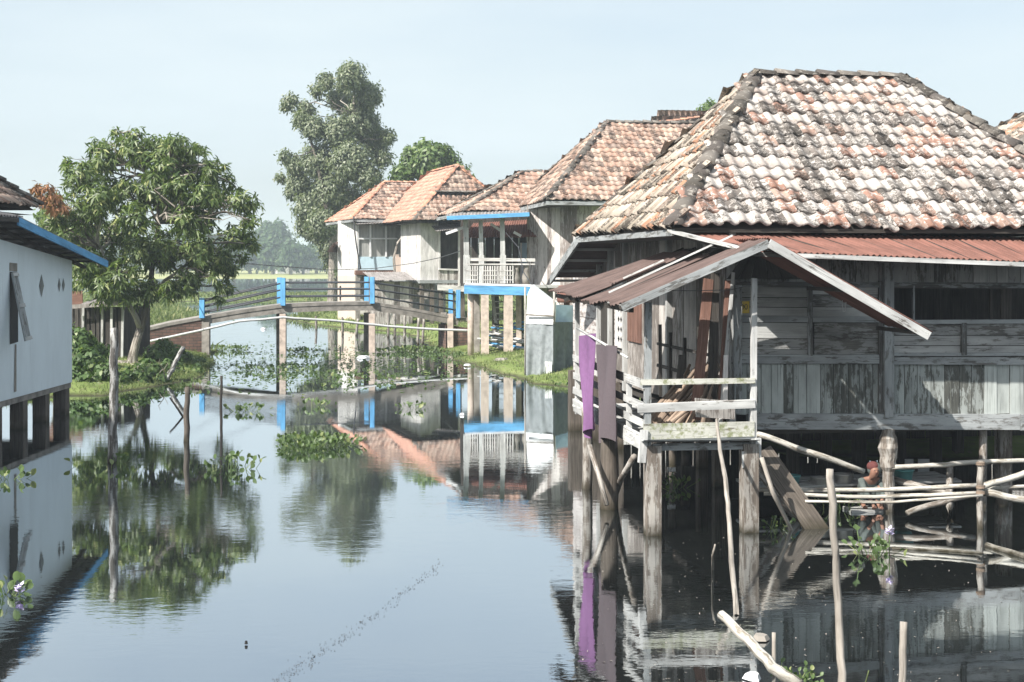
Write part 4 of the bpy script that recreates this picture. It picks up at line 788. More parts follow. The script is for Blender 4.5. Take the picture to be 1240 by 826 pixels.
# ---------------- C: veranda house with blue beam
C = Frame(563, 62, math.atan(.05)); zb = EYE-(346-HZ)/F*62; hc_ = thing('veranda_house', 'house with sky blue floor beam and cream veranda balustrade on tall tan columns', 'house', V(C.o.x, C.o.y, 0))
uc = C.u_at(646)
m = MB(); m.box(C.pp(562, 350.5), C.pp(650, 353), .36, .2, -C.d); m.build('blue_beam', M['blue'], hc_)
slab(hc_, C, 0, uc+4, .1, 8, zb+.02, .12, 'wall')
for px, w_, a in ((565, .3, 266), (583, .24, 267), (609, .27, 264)):
    m = MB(); m.box(C.pp(px-1, a, .15), C.pp(px, 318, .15), w_*.75, w_*.75, C.d); m.box(C.pp(px, 309, .15), C.pp(px, 343, .15), w_*.95, w_*.9, C.d); m.build('veranda_post', M['plaster_worn'] if False else M['rail'], hc_)
bal = MB(); bal.box(C.pp(563, 314, .1), C.pp(648, 315, .1), .12, .14, (0, 0, 1)); bal.box(C.pp(563, 320, .05), C.pp(648, 320, .05), .08, .06, (0, 0, 1)); bal.box(C.pp(563, 344, .05), C.pp(648, 346, .05), .1, .1, (0, 0, 1)); bo = bal.build('balustrade_rail', M['white_plank'], hc_)
m = MB(); us = [C.u_at(px, .05) for px in (564, 576, 586, 603, 606, 614, 618, 628, 634, 645)]
for (x0, x1) in ((564, 578), (585, 602), (611, 621), (604, 610)):
    ua, ub = C.u_at(x0, .05), C.u_at(x1, .05); n = max(3, int((ub-ua)/.095))
    for i in range(n+1): u = ua+(ub-ua)*i/n; m.box(C.P(u, .04, zb+.1), C.P(u, .04, zb+.86), .05, .05, C.d, jit=.004)
    for z in (.25, .45, .65): m.box(C.P(ua, .02, zb+z), C.P(ub, .02, zb+z), .035, .03, C.d)
m.build('baluster_lattice', M['white_plank'], hc_)
for px in (580, 604, 625, 637): m = MB(); c = C.pp(px, 345, .25); m.lathe(V(c.x, c.y, zb+.05), [(.16, 0), (.19, .3), (.12, .6), (.17, .82), (.1, .84)], 10); m.build('urn_baluster', M['concrete'], hc_)
# recessed wall with window and door, inside the veranda
wallbox(hc_, C, -.1, uc+1.0, 3.0, 8, zb, 6.4, 'darkwood', .35, faces='flr')
m = MB(); m.quad(C.pp(632, 345, 2.9), C.pp(640, 345, 2.9), C.pp(640, 294, 2.9), C.pp(632, 294, 2.9), .04); m.build('door_panel', M['blue_pale'], hc_)
m = MB(); m.box(C.pp(631, 345, 2.85), C.pp(631, 294, 2.85), .08, .08, C.d); m.build('door_frame', M['white_plank'], hc_)
# awning with blue fascia, lower red sheets, tiled roof behind
m = MB(); e0, e1 = C.pp(541, 263, -.6), C.pp(641, 258.5, -.6); m.corr(e0, e1, C.pp(641, 258, 2.2)+V(0, 0, .14), C.pp(541, 262, 2.2)+V(0, 0, .12), .15, .02); aw = m.build('awning', M['rust_grey'], hc_)
m = MB(); m.box(e0+V(0, -.03, -.04), e1+V(0, -.03, -.04), .17, .06, -C.d); m.build('blue_fascia', M['blue'], aw)
m = MB(); q0, q1 = C.pp(560, 288, 1.6), C.pp(650, 287, 1.6); m.corr(q0, q1, C.pp(650, 262, 3.2), C.pp(575, 268, 3.2), .12, .02, ragged=.05); m.build('red_awning', M['rust_red'], hc_)
for (x0_, y0_, x1_, y1_, v_) in ((594, 271, 609, 281, 1.5), (622, 281, 631, 286, 1.5), (540, 283, 563, 275, .8)): m = MB(); m.box(C.pp(x0_, y0_, v_), C.pp(x1_, y1_, v_), .12, .05, -C.d); m.build('white_batten', M['white'], hc_)
Cr = Frame(570, 66, math.atan(.2)); zc0 = EYE+(HZ-256)/F*66
hip_roof(hc_, Cr.P(-.4, 0, zc0), Cr.P(3.6, 0, zc0), Cr.P(3.6, 8, zc0), Cr.P(-.4, 8, zc0), at(632, 210, 70), at(655, 208, 71), 'tile_tan', 'tile_tan', .33, .42, 5, .12, 'ridge')
for px, w_ in ((587, .34), (615.5, .38)):
    p = C.P(C.u_at(px, .1), .1, 0); m = MB(); m.box(V(p.x, p.y, -.4), V(p.x, p.y, zb-.28), w_, w_, C.d, jit=.01); m.build('column', M['concrete_tan'], hc_)
for px, v, r_, mt in ((570, .3, .17, 'concrete_tan'), (577.5, 1.5, .16, 'concrete'), (628, 1.2, .15, 'concrete_tan'), (600, 5, .2, 'post'), (630, 6, .2, 'post'), (575, 6, .2, 'post')):
    pillar(hc_, C, C.u_at(px, v), v, -.3, zb-.1, r_*1.6, mt, 'column', r_ == .17)
# stair under the veranda
st = MB()
s0, s1 = C.P(C.u_at(598, 3), 3, .4), C.P(C.u_at(610, 3), 3, 3.0)
for i in range(9): z = .5+i*.27; st.box(C.P(C.u_at(598+0*i, 3), 3+i*.12, z), C.P(C.u_at(624, 3), 3+i*.12, z), .05, .26, (0, -1, 0))
st.box(C.P(C.u_at(604, 2.6), 2.6, .3), C.P(C.u_at(596, 2.6), 2.6, 2.9), .14, .06, -C.d); st.build('stair', M['white_plank'], hc_)
# pile of scrap lumber under the veranda: each plank its own
random.seed(5)
for i in range(26):
    px = rnd(575, 632); a = C.P(C.u_at(px, 2.0+rnd(-.6, 1.2)), 1.2+rnd(-.4, 1.4), .42+rnd(0, 1.15)*(1-abs(px-604)/60)); L_ = rnd(1.4, 3.0); an = rnd(-.3, .12); b = a+V(L_*.92*math.cos(an), rnd(-.5, .5), L_*math.sin(an)*.8)
    b.x = min(b.x, .75); a.x = max(a.x, -1.9); b.z = max(b.z, .4)
    m = MB(); m.box(a, b, rnd(.07, .16), rnd(.03, .05), (0, -.4, 1), jit=.004); mt = random.choice(['white_plank', 'white_plank', 'rail', 'rail', 'darkwood', 'blue'] if i % 6 else ['blue'])
    tag(m.build('scrap_plank', M[mt], None, loc=a), {'blue': 'blue painted plank in the scrap pile under the veranda', 'darkwood': 'dark plank in the scrap pile under the veranda'}.get(mt, 'pale plank in the scrap pile under the veranda'), 'plank', 'scrap planks piled under the veranda' + {'blue': ', blue ones', 'darkwood': ', dark ones'}.get(mt, ', pale ones'))
# ---------------- toilet hut of tarps
tk = thing('tarp_hut', 'small washing hut wrapped in grey tarp with a white plastic top, at the water edge', 'hut', onw(665, 462, .05))
def gp(px, py, Y): return at(px, py, Y)
m = MB(); a, b = gp(634, 391, 51.6), gp(671, 391, 51.0); m.cloth(gp(637, 391, 51.8), gp(670, 392, 51.1), 2.0, nrm=(-.1, -1, 0), amp=.09, freq=2.2, nx=24, ny=18); m.build('front_tarp', M['tarp'], tk)
m = MB(); m.cloth(gp(669, 390, 51.1), gp(697, 390, 52.6), 2.02, nrm=(.3, -1, 0), amp=.1, freq=2.1, ph=1, nx=24, ny=18); m.build('side_tarp', M['tarp_dark'], tk)
m = MB(); pts = [gp(637, 392, 51.75), gp(670, 393, 51.05), gp(671, 366, 51.1), gp(658, 356, 51.4), gp(644, 345, 51.7), gp(639, 356, 51.8)]; 
pb = [p+V(.1, .5, 0) for p in pts]; k = len(pts); m.add(pts+pb, [tuple(range(k)), tuple(range(2*k-1, k-1, -1))]+[(i, i+k, (i+1) % k+k, (i+1) % k) for i in range(k)]); m.build('white_top_sheet', M['tarp_white'], tk)
m = MB(); m.quad(gp(674, 391, 52.2), gp(697, 391, 53.0), gp(697, 370, 53.0), gp(672, 369, 52.2), .03); m.build('blue_sheet', M['sheet_blue'], tk)
m = MB(); m.tube([gp(637, 381, 51.6), gp(671, 383, 50.95)], .035, 6); m.tube([gp(671, 392, 51.0), gp(671, 352, 51.0)], .04, 6); m.tube([gp(636, 348, 51.9), gp(636, 460, 51.9)], .04, 6); m.tube([gp(671, 360, 51.1), gp(697, 358, 52.8)], .03, 6); m.tube([gp(696, 458, 52.8), gp(696, 356, 52.8)], .05, 6); m.build('pole_frame', M['post_pale'], tk)
m = MB(); m.cloth(gp(660, 438, 50.95), gp(668, 438, 50.9), .4, nrm=(0, -1, 0), amp=.03); m.build('torn_rag', M['white'], tk)
m = MB(); b0 = gp(676, 367, 54.5); m.lathe(V(b0.x+.35, 55.2, b0.z), [(.36, 0), (.38, .1), (.38, .55), (.3, .66), (.02, .68)], 14); m.lathe(V(b0.x+.35, 55.2, .3), [(.12, 0), (.12, b0.z-.3)], 8); tag(m.build('red_water_barrel', M['rust_red'], None, loc=V(b0.x, 55, .3)), 'faded red barrel on a stand behind the tarp hut', 'barrel')
# ---------------- B: two-tier orange roof
B = Frame(500, 88, math.atan(.33)); zeB = 6.85; hb_ = thing('weathered_house', 'whitewashed plank house with a two-tier orange hip roof and a dark screened porch', 'house', V(B.o.x, B.o.y, 0))
Rn = at(554, 201, 92.2); Rf = at(523, 208.5, 98.3); wB = 7.4; LB = 14
E0, E1, E2, E3 = B.P(0, 0, zeB), B.P(wB, 0, zeB), B.P(wB, LB, zeB), B.P(0, LB, zeB)
ro = thing('tile_roof', None, None); ro.parent = hb_; ro.location = Rn-origin_of(hb_)
m = MB(); m.tiles(E3, E0, Rn, Rf, .33, .40, 5, .03, .035, .5); m.build('side_tiles', M['tile_orange'], ro)
f0, f1 = E0.lerp(Rn, .50), E1.lerp(Rn, .50); m = MB(); m.tiles(f0, f1, Rn, Rn, .33, .40, 5); m.build('front_tiles', M['tile_tan'], ro)
lw = thing('lower_roof_tier', None, None); 
bpy.data.objects.remove(lw)
up_ = V(0, 0, -.22)
m = MB(); g0, g1 = E0+V(.05, -.3, -.05), E1+V(.2, -.3, -.05); m.tiles(g0, g1, f1+up_+V(.3, -.15, 0), f0+up_+V(-.05, -.15, 0), .33, .40, 5); m.build('lower_tier_tiles', M['tile_tan'], ro)
m = MB(); m.tiles(E1, E2, Rf, Rn, .36, .42, 4); m.tiles(E2, E3, Rf, Rf, .36, .42, 4); m.build('rear_tiles', M['tile_orange'], ro)
hull(ro, [(E3, E0, Rn, Rf), (E0, E1, Rn), (E1, E2, Rf, Rn), (E2, E3, Rf)], (E3, E2, E1, E0)); caps_(ro, [(Rn, Rf), (E0, Rn), (E1, Rn)], .12, 'ridge_orange'); caps_(ro, [(f0+V(0, -.1, .0), f1+V(.1, -.1, 0)), (g0, f0+up_)], .1, 'ridge')
B.P(0, 0, 0)
x0, x1 = B.u_at(509, .9), B.u_at(531, .9); wz0 = 3.1
wallbox(hb_, B, x0, x1, .9, 6, wz0, zeB, 'white_plank', .3)
x2 = B.u_at(568, .9)
wallbox(hb_, B, x1, x2, 2.6, 8, wz0, zeB, 'darkwood', .35, faces='fr', name='porch_wall')
slab(hb_, B, x0-.1, x2, .7, 8, wz0, .2, 'beam')
m = MB(); m.planks(B.pp(531, 345, .75), B.pp(562, 347, .75), B.pp(562, 327, .75), B.pp(531, 326, .75), 12); m.build('porch_parapet', M['wall_lit'], hb_)
m = MB(); m.box(B.pp(531, 326, .7), B.pp(562, 327, .7), .12, .1, (0, 0, 1)); m.box(B.pp(532, 327, .7), B.pp(532, 275, .7), .12, .1, B.d); m.box(B.pp(556, 347, .68), B.pp(556, 272, .68), .14, .1, B.d); m.box(B.pp(530, 348, .7), B.pp(563, 350, .7), .35, .1, -B.d); m.build('porch_frame', M['white_plank'], hb_)
m = MB(); e0, e1 = B.pp(528, 280, -.2), B.pp(566, 276, -.2); m.corr(e0, e1, e1+B.d*2+V(0, 0, .6), e0+B.d*2+V(0, 0, .6), .15, .02); m.build('porch_awning', M['rust_grey'], hb_)
for px in (511, 523, 534, 548, 560):
    for v in (1.0, 4.5): pillar(hb_, B, B.u_at(px, v), v, -.1, wz0-.1, .24, 'post', 'stilt')
# ---------------- A: leftmost house with glazed front
Ah = Frame(425, 95, math.atan(.33)); zeA = EYE+(HZ-265.5)/F*95; ha = thing('glazed_house', 'whitewashed house with glazed front room and pale blue panels beside the tall tree', 'house', V(Ah.o.x, Ah.o.y, 0))
LA = Ah.v_at(395); uA = Ah.u_at(466, LA/2); zrA = EYE+(HZ-221)/F*Ah.P(uA, LA/2, 0).y
hip_roof(ha, Ah.P(0, 0, zeA), Ah.P(9.5, 0, zeA), Ah.P(9.5, LA, zeA), Ah.P(0, LA, zeA), Ah.P(uA, LA/2, zrA), Ah.P(7.0, LA/2, zrA), 'tile_tan', 'tile_orange', .34, .42, 5, .13, 'ridge_orange', eave='beam')
a_l = Ah.P(Ah.u_at(433, .6), .6, 0); a_f = at(409, 300, 98.5); m = MB(); m.planks(V(a_f.x, a_f.y, 3.3), V(a_l.x, a_l.y, 3.3), V(a_l.x, a_l.y, zeA), V(a_f.x, a_f.y, zeA), 8, .05, gap=.02); m.build('side_wall', M['white_plank'], ha)
m = MB(); m.quad(V(a_f.x, a_f.y, 0), V(a_l.x, a_l.y, 0), V(a_l.x, a_l.y, 3.3), V(a_f.x, a_f.y, 3.3), .2); lwr = m.build('lower_wall', M['plaster_pink'], ha)
m = MB(); cdir = (a_l-a_f).normalized(); c = a_f+cdir*.9; m.box(V(c.x, c.y-.05, 1.6), V(c.x, c.y-.05, 2.6), .14, .04, (-.3, -1, 0)); m.build('slot_window', M['dark'], lwr)
xa, xb, xc = Ah.u_at(433, .6), Ah.u_at(481, .6), Ah.u_at(512, .6)
zf0 = EYE-(328-HZ)/F*96
m = MB(); m.quad(Ah.pp(433, 327, .7), Ah.pp(481, 327, .7), Ah.pp(481, 311, .7), Ah.pp(433, 311, .7), .05); m.build('blue_panel', M['blue_pale'], ha)
t = NT('curtained_glass'); n = t.noise(t.co('Object', (3, 3, .4)), 2, 3); t.bsdf(t.ramp(n, [(.3, (.22, .23, .22)), (.7, (.42, .42, .40))]), .15, None, .6); M['glass'] = t.m
for i, (xx0, xx1) in enumerate(((433, 448), (448, 467), (467, 481))):
    g = MB(); g.quad(Ah.pp(xx0, 311, .75), Ah.pp(xx1, 311, .75), Ah.pp(xx1, 272, .75), Ah.pp(xx0, 272, .75), .03); go = g.build('window', M['glass'], ha)
    g = MB(); g.box(Ah.pp(xx0+.5, 311, .66), Ah.pp(xx0+.5, 272, .66), .12, .06, -Ah.d); g.box(Ah.pp(xx0, 289, .65), Ah.pp(xx1, 289, .65), .1, .06, -Ah.d); g.build('frame', M['white'], go)
m = MB(); m.box(Ah.pp(430, 330, .5), Ah.pp(480, 330.5, .5), .3, .5, -Ah.d); m.build('red_floor_beam', M['red_board'], ha)
m = MB(); m.box(Ah.pp(431, 272, .2), Ah.pp(482, 270, .2), .12, .2, -Ah.d); m.corr(Ah.pp(431, 271.5, -.3), Ah.pp(500, 268, -.3), Ah.pp(500, 262, 1.2), Ah.pp(431, 268, 1.2), .2, .02); m.build('window_awning', M['rust_grey'], ha)
m = MB(); m.planks(Ah.pp(481, 340, .8), Ah.pp(512, 340, .8), Ah.pp(512, 270, .8), Ah.pp(481, 270, .8), 9); m.build('porch_back_wall', M['wall'], ha)
m = MB(); m.quad(Ah.pp(496, 327, .7), Ah.pp(506, 327, .7), Ah.pp(506, 290, .7), Ah.pp(496, 290, .7), .04); m.build('pale_blue_door', M['blue_pale'], ha)
m = MB(); m.quad(Ah.pp(506, 326, .68), Ah.pp(510, 326, .68), Ah.pp(510, 286, .68), Ah.pp(506, 286, .68), .05); m.build('red_door_frame', M['red_board'], ha)
m = MB(); m.quad(Ah.pp(484, 308, .7), Ah.pp(491, 308, .7), Ah.pp(491, 291, .7), Ah.pp(484, 291, .7), .04); m.build('side_window', M['glass'], ha)
m = MB()
for a, b in (((496, 340), (496, 292)), ((484, 311), (508, 306)), ((483, 292), (508, 290))): m.box(Ah.pp(*a, .3), Ah.pp(*b, .3), .12, .08, -Ah.d)
m.build('porch_frame', M['darkwood'], ha)
m = MB(); m.quad(Ah.pp(433, 362, 1.2), Ah.pp(520, 362, 1.2), Ah.pp(520, 330, 1.2), Ah.pp(433, 330, 1.2), .05); m.build('ground_floor_wall', M['wall_lit'], ha)
for px, mt in ((433, 'concrete'), (449, 'concrete'), (468, 'white_plank'), (482, 'concrete')): pillar(ha, Ah, Ah.u_at(px, .5), .5, 0, zf0-.1, .3, mt, 'column')
m = MB(); m.quad(Ah.pp(455, 362, 1.1), Ah.pp(464, 362, 1.1), Ah.pp(464, 334, 1.1), Ah.pp(455, 334, 1.1), .05); m.build('red_door', M['red_board'], ha)
m = MB(); m.quad(Ah.pp(470, 356, 1.1), Ah.pp(481, 356, 1.1), Ah.pp(481, 338, 1.1), Ah.pp(470, 338, 1.1), .05); m.build('green_door', M['tarp_dark'], ha)
# side steps: pinkish slanted stair wall
m = MB(); m.box(Ah.pp(482, 312, -.3), Ah.pp(491, 362, -1.0), .55, .15, -Ah.d, jit=.02); m.box(Ah.pp(481, 308, -.25), Ah.pp(481, 335, -.25), .22, .12, -Ah.d); m.build('stair_wall', M['plaster_pink'], ha)
m = MB(); m.box(at(409, 293, 98), at(398, 305, 98), .15, .1, (0, 1, 0)); m.corr(at(396, 305, 97), at(409, 306, 99.5), at(409, 294, 99.5), at(404, 294, 97.5), .2, .02, nl=2); m.build('side_awning', M['rust_brown'], ha)
wallbox(ha, Ah, .7, 8.8, LA-1, LA-.7, 0, zeA, 'white_plank', .4, faces='s', name='rear_wall')
slab(ha, Ah, .7, 8.8, .7, LA-.8, zf0, .2, 'darkwood')
# crooked bare pole in front, drain pipe
wire('drain_pipe', [Ah.pp(428, 262, -.1), Ah.pp(430, 285, -.1), Ah.pp(432, 300, -.1), Ah.pp(437, 326, -.1)], .05, M['iron'], 'dark bent drain pipe down the front of the glazed house', 'pipe')
pole('curved_branch', [Ah.pp(478, 332, -2), Ah.pp(477, 312, -2), Ah.pp(481, 294, -2), Ah.pp(497, 276, -2)], [.09, .08, .07, .05], M['bark'], 'curved grey branch prop in front of the glazed house', 'branch')
# fill between A and B: bits of wall and small shed under B
hs = thing('lean_to_shed', 'low plank lean-to between the glazed and the whitewashed plank house', 'shed', B.P(-1.6, 1.5, .3)); wallbox(hs, B, -2.0, .4, 1.6, 4, .2, 3.0, 'wall_lit', .3); m = MB(); m.corr(B.P(-2.3, 1.0, 3.1), B.P(.5, 1.0, 3.1), B.P(.5, 4, 3.6), B.P(-2.3, 4, 3.6), .15, .02); m.build('sheet_roof', M['rust_grey'], hs)
# ================================================================== LEFT BLUE HOUSE
WX = -12.25; zc_ = .87; lh = thing('blue_house', 'pale blue plastered house on square stilts at the left edge', 'house', V(WX, 39.6, 0))
zt0, zt1 = 4.77+.09*6, 4.25
m = MB(); y0 = 27.0; m.quad(V(WX, y0, zc_), V(WX, 39.6, zc_), V(WX, 39.6, zt1), V(WX, y0, zt1+.091*(39.6-y0)), .15); m.quad(V(WX-.001, 39.6, zc_), V(WX-8, 39.6, zc_), V(WX-8, 39.6, zt1), V(WX-.001, 39.6, zt1), .15); m.quad(V(WX-8, y0, zc_), V(WX, y0, zc_), V(WX, y0, 5.3), V(WX-8, y0, 5.3), .15); lw_ = m.build('plaster_wall', M['plaster_blue'], lh)
m = MB(); m.quad(V(WX-8, y0, zc_+.002), V(WX-.02, y0, zc_+.002), V(WX-.02, 39.58, zc_+.002), V(WX-8, 39.58, zc_+.002), .15); m.build('floor', M['concrete'], lh)
def lw(px, py, x=WX): Y = x*F/(px-CX); return at(px, py, Y)
m = MB(); m.planks(V(WX-4.5, y0, -.3), V(WX-4.5, 39.4, -.3), V(WX-4.5, 39.4, .85), V(WX-4.5, y0, .85), 30, gap=.05); m.planks(V(WX-4.5, 39.3, -.3), V(WX-8, 39.3, -.3), V(WX-8, 39.3, .85), V(WX-4.5, 39.3, .85), 12); m.build('under_shade_boards', M['darkwood'], lh)  # dark boards added to shut out the sky and darken the stilt space
# window slot with propped shutter
wd = MB(); a, b, c, d = lw(12, 417, WX+.012), lw(22, 414, WX+.012), lw(22, 330, WX+.012), lw(12, 329, WX+.012); wd.quad(a, b, c, d); wi = wd.build('window', M['dark'], lh)
m = MB(); m.quad(lw(12, 328, WX+.015), lw(21, 329, WX+.015), lw(21, 319, WX+.015), lw(12, 318, WX+.015), .01); m.build('vent_block', M['concrete'], wi)
m = MB(); s0 = lw(14.5, 330, WX+.05); s1 = lw(21, 330, WX+.05); t0 = s0+V(.95, 0, 0); t0.z -= 1.6; tA = lw(31, 413, WX+.6); tB = lw(38, 411, WX+.6); m.quad(tA, tB, s1, s0, .035); sh = m.build('propped_shutter', M['beam'], wi)
m = MB()
for f0_, f1_ in ((.0, .06), (.47, .51), (.94, 1)):
    m = MB(); m.box(s0.lerp(tA, (f0_+f1_)/2)+V(.02, -.01, 0), s1.lerp(tB, (f0_+f1_)/2)+V(.02, -.01, 0), .09, .03, (1, -.5, .3)); m.build('shutter_batten', M['rail'], sh)
m = MB()
for (px, py, w_, h_) in ((50.5, 346, 2.8, 14), (72, 345, 1.6, 8.5), (77, 345, 1.6, 8.5)):
    m = MB(); m.add([lw(px-w_, py, WX+.014), lw(px, py+h_, WX+.014), lw(px+w_, py, WX+.014), lw(px, py-h_, WX+.014)], [(0, 1, 2, 3)]); m.build('diamond_vent', M['tarp_dark'], lh)
m = MB(); m.quad(lw(17, 475, WX+.01), lw(20, 474, WX+.01), lw(20, 417, WX+.01), lw(18, 417, WX+.01)); m.build('stain', M['concrete'], lw_)
for py_ in (28.5, 30.6, 32.4, 34.1, 35.9, 37.6, 39.3):
    for x in (-.2, -3.5, -7):
        m = MB(); m.box(V(WX+x, py_, -.7), V(WX+x, py_, zc_), .34, .34, (0, 1, 0), jit=.005); m.build('stilt', M['post'], lh)
RX = -11.67; ra, rb_ = at(22, 268, -RX*F/(CX-22)), at(130, 320, -RX*F/(CX-130))
sl = (rb_-ra); r_far = rb_; r_near = ra-sl*.0
m = MB(); m.corr(rb_+V(-8, 0, .1), rb_+V(0, 0, .1), ra+V(0, 0, .12), ra+V(-8, 0, .12), .2, .025, nl=3); lro = m.build('lean_to_roof', M['rust_grey'], lh)
m = MB(); m.box(ra, rb_, .19, .05, (1, 0, 0)); m.build('blue_barge_board', M['blue'], lro)
m = MB()
for i in range(9): p = ra.lerp(rb_, (i+.3)/9); m.box(p+V(-.02, 0, .0), p+V(-7.5, 0, .0), .09, .06, (0, 0, 1))
for x in (-.65, -3, -6): m.box(ra+V(x, 0, -.09), rb_+V(x, 0, -.09), .1, .08, (0, 0, 1))
m.build('purlin', M['darkwood'], lro)
yn = ra.y+.3
m = MB(); m.corr(V(RX+.02, 25, 5.28), V(RX+.02, yn, 5.28), V(RX-3.8, yn, 6.1), V(RX-3.8, 25, 6.1), .2, .025, nl=4); m.build('side_awning', M['rust_grey'], lh)
m = MB(); m.box(V(RX-.0, 25, 5.2), V(RX-.0, yn, 5.2), .1, .04, (1, 0, 0)); 
for i in range(6): m.box(V(RX-.05, 26+i*1.45, 5.2), V(RX-3.5, 26+i*1.45, 5.9), .08, .08)
m.build('awning_rafter', M['darkwood'], lh)
cz = at(42, 252, 36.5); cr_ = V(cz.x-4.4, 33.5, 0); cr_.z = EYE-(68-HZ)/F*30; 
hip_roof(lh, V(cz.x-9, 24, cz.z), V(cz.x, 24, cz.z), V(cz.x, 36.5, cz.z), V(cz.x-9, 36.5, cz.z), V(cz.x-4.5, 28.5, 9.1), V(cz.x-4.5, 32, 9.1), 'tile_tan', 'tile_tan', .3, .38, 6, .12)
# hip_roof above treats its ridge as left-right, so add the long right-hand slope explicitly
ro = thing('right_slope', None, None); bpy.data.objects.remove(ro)
m = MB(); m.tiles(V(cz.x+.05, 23.8, cz.z), V(cz.x+.05, 36.7, cz.z), V(cz.x-4.5, 32.2, 9.15), V(cz.x-4.5, 28.3, 9.15), .3, .38, 7); m.build('long_slope_tiles', M['tile_tan'], lh)
m = MB(); m.caps(V(cz.x+.05, 36.75, cz.z+.1), V(cz.x-4.5, 32.2, 9.25), .12); m.build('hip_caps', M['ridge'], lh)
# ================================================================== OLD SHED behind the mango tree
S = Frame(92, 57, -.1); zs = EYE-(372-HZ)/F*57; os_ = thing('old_shed', 'dark ramshackle shed of upright boards behind the mango tree', 'shed', V(S.o.x, S.o.y, 0))
m = MB(); S1 = S.u_at(150); m.planks(S.P(-.5, 0, .3), S.P(S1, 0, .3), S.P(S1, 0, zs), S.P(-.5, 0, zs+.1), 11, gap=.06, ragged=.2); m.planks(S.P(S1, 0, .3), S.P(S1, 3, .3), S.P(S1, 3, zs), S.P(S1, 0, zs), 9, gap=.03); m.build('board_wall', M['darkwood'], os_)
m = MB(); 
for u in (0.3, 1.1, S1-.5, S1-.05): m.box(S.P(u, -.06, .2), S.P(u+.03, -.06, zs), .09, .07, -S.d, jit=.01)
m.build('pale_post', M['wall'], os_)
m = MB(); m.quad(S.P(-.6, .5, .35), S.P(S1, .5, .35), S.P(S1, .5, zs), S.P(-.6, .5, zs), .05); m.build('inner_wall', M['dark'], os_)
m = MB(); m.corr(S.P(.3, -.45, zs+.1), S.P(S1+.3, -.45, zs+.25), S.P(S1+.3, 3.2, zs+.75), S.P(.3, 3.2, zs+.6), .15, .02); m.box(S.P(-.0, -.5, zs+.03), S.P(S1+.3, -.5, zs+.2), .16, .04, -S.d); m.build('sheet_roof', M['rust_grey'], os_)
m = MB(); m.box(S.P(-1.2, .2, zs+.25), S.P(.2, .2, zs+.3), .7, .05, -S.d); m.build('tan_board', M['red_board'], os_)
# ================================================================== FOOTBRIDGE
def bx(px): # bridge centre line of its near edge
    t_ = (px-245)/310; return 64.2+t_*3.6
br = thing('footbridge', 'arched concrete footbridge with sky blue posts, grey rails and a brick approach ramp', 'bridge', at(400, 372, bx(400)))
BW = Vector((-.26, .97, 0)).normalized()*1.75
pth = [(150, 405), (170, 399), (206, 390.5), (245, 383.5), (295, 375), (343, 368.5), (395, 366.3), (451, 365.5), (500, 373), (555, 384), (580, 387)]
thk = [.3, .3, .3, .32, .36, .36, .36, .36, .36, .36, .36]
m = MB()
for i in range(len(pth)-1):
    (xa, ya), (xb, yb) = pth[i], pth[i+1]; a, b = at(xa, ya, bx(xa)), at(xb, yb, bx(xb)); dz = V(0, 0, -.14)
    m.add([a, b, b+BW, a+BW, a+dz, b+dz, b+BW+dz, a+BW+dz], [(0, 1, 2, 3), (7, 6, 5, 4), (0, 4, 5, 1), (2, 6, 7, 3)], None)
m.build('deck', M['concrete'], br)
m = MB()
for k_ in (0.06, .94):
    for i in range(3, len(pth)-2):
        (xa, ya), (xb, yb) = pth[i], pth[i+1]; a, b = at(xa, ya+7, bx(xa))+BW*k_, at(xb, yb+7, bx(xb))+BW*k_; h0 = .26 if i != 3 else .24; m.box(a, b, h0, .16, (0, -1, 0))
m.build('girder', M['tarp'] if False else M['concrete'], br)
# abutments and brick ramp
m = MB(); a0, a1, a2 = at(160, 402, bx(160)), at(206, 391, bx(206)), at(248, 384, bx(248))
def wallq(m, a, b, zb, dn=-.14, off=.0):
    L_ = (b-a).length; A0 = V(a.x, a.y, zb); B0 = V(b.x, b.y, zb); at_, bt = a+V(0, off, dn), b+V(0, off, dn); A0.y += off; B0.y += off
    m.add([A0, B0, bt, at_], [(0, 1, 2, 3)], [[(0, 0), (L_, 0), (L_, bt.z-zb), (0, at_.z-zb)]])
for (p, q) in ((a0, a1), (a1, a2)): wallq(m, p, q, -.5, off=.04); wallq(m, q+BW, p+BW, -.5, off=-.04)
wallq(m, a2, a2+BW, -.5); m.build('brick_ramp_wall', M['brick'], br)
m = MB(); e = at(540, 383, bx(540)); e2 = at(572, 388, bx(572)); wallq(m, e, e2, -.3, -.4, .1); wallq(m, e+BW, e, -.3, -.4); m.build('brick_abutment', M['brick'], br)
m = MB(); p = at(249, 390, bx(249)); m.box(V(p.x, p.y+.1, -.7), V(p.x, p.y+.1, p.z), .34, .3, (0, 1, 0)); m.build('pier', M['concrete'], br)
for px in (343, 451, 546):
    for s in (0, 1):
        p = at(px, 380, bx(px))+BW*(.06+.86*s); m = MB(); m.box(V(p.x, p.y, -1), V(p.x, p.y, p.z), .28, .28, (0, 1, 0), jit=.006); m.build('pier', M['concrete_tan'] if s == 0 else M['concrete'], br)  # sun and deck shade put into colour: paler near piers, darker far ones
for (px, yt, yb) in ((245, 361, 385), (343, 336.5, 370), (451, 335.5, 367.5), (555, 351, 385)):
    for s in (0, 1):
        if px == 245 and s: continue
        p0, p1 = at(px, yb, bx(px))+BW*(.95*s)-V(0, .05, 0), at(px, yt, bx(px))+BW*(.95*s)-V(0, .05, 0); m = MB(); m.box(p0, p1, .21, .21, (0, 1, 0), jit=.004); m.build('blue_post', M['blue'], br)
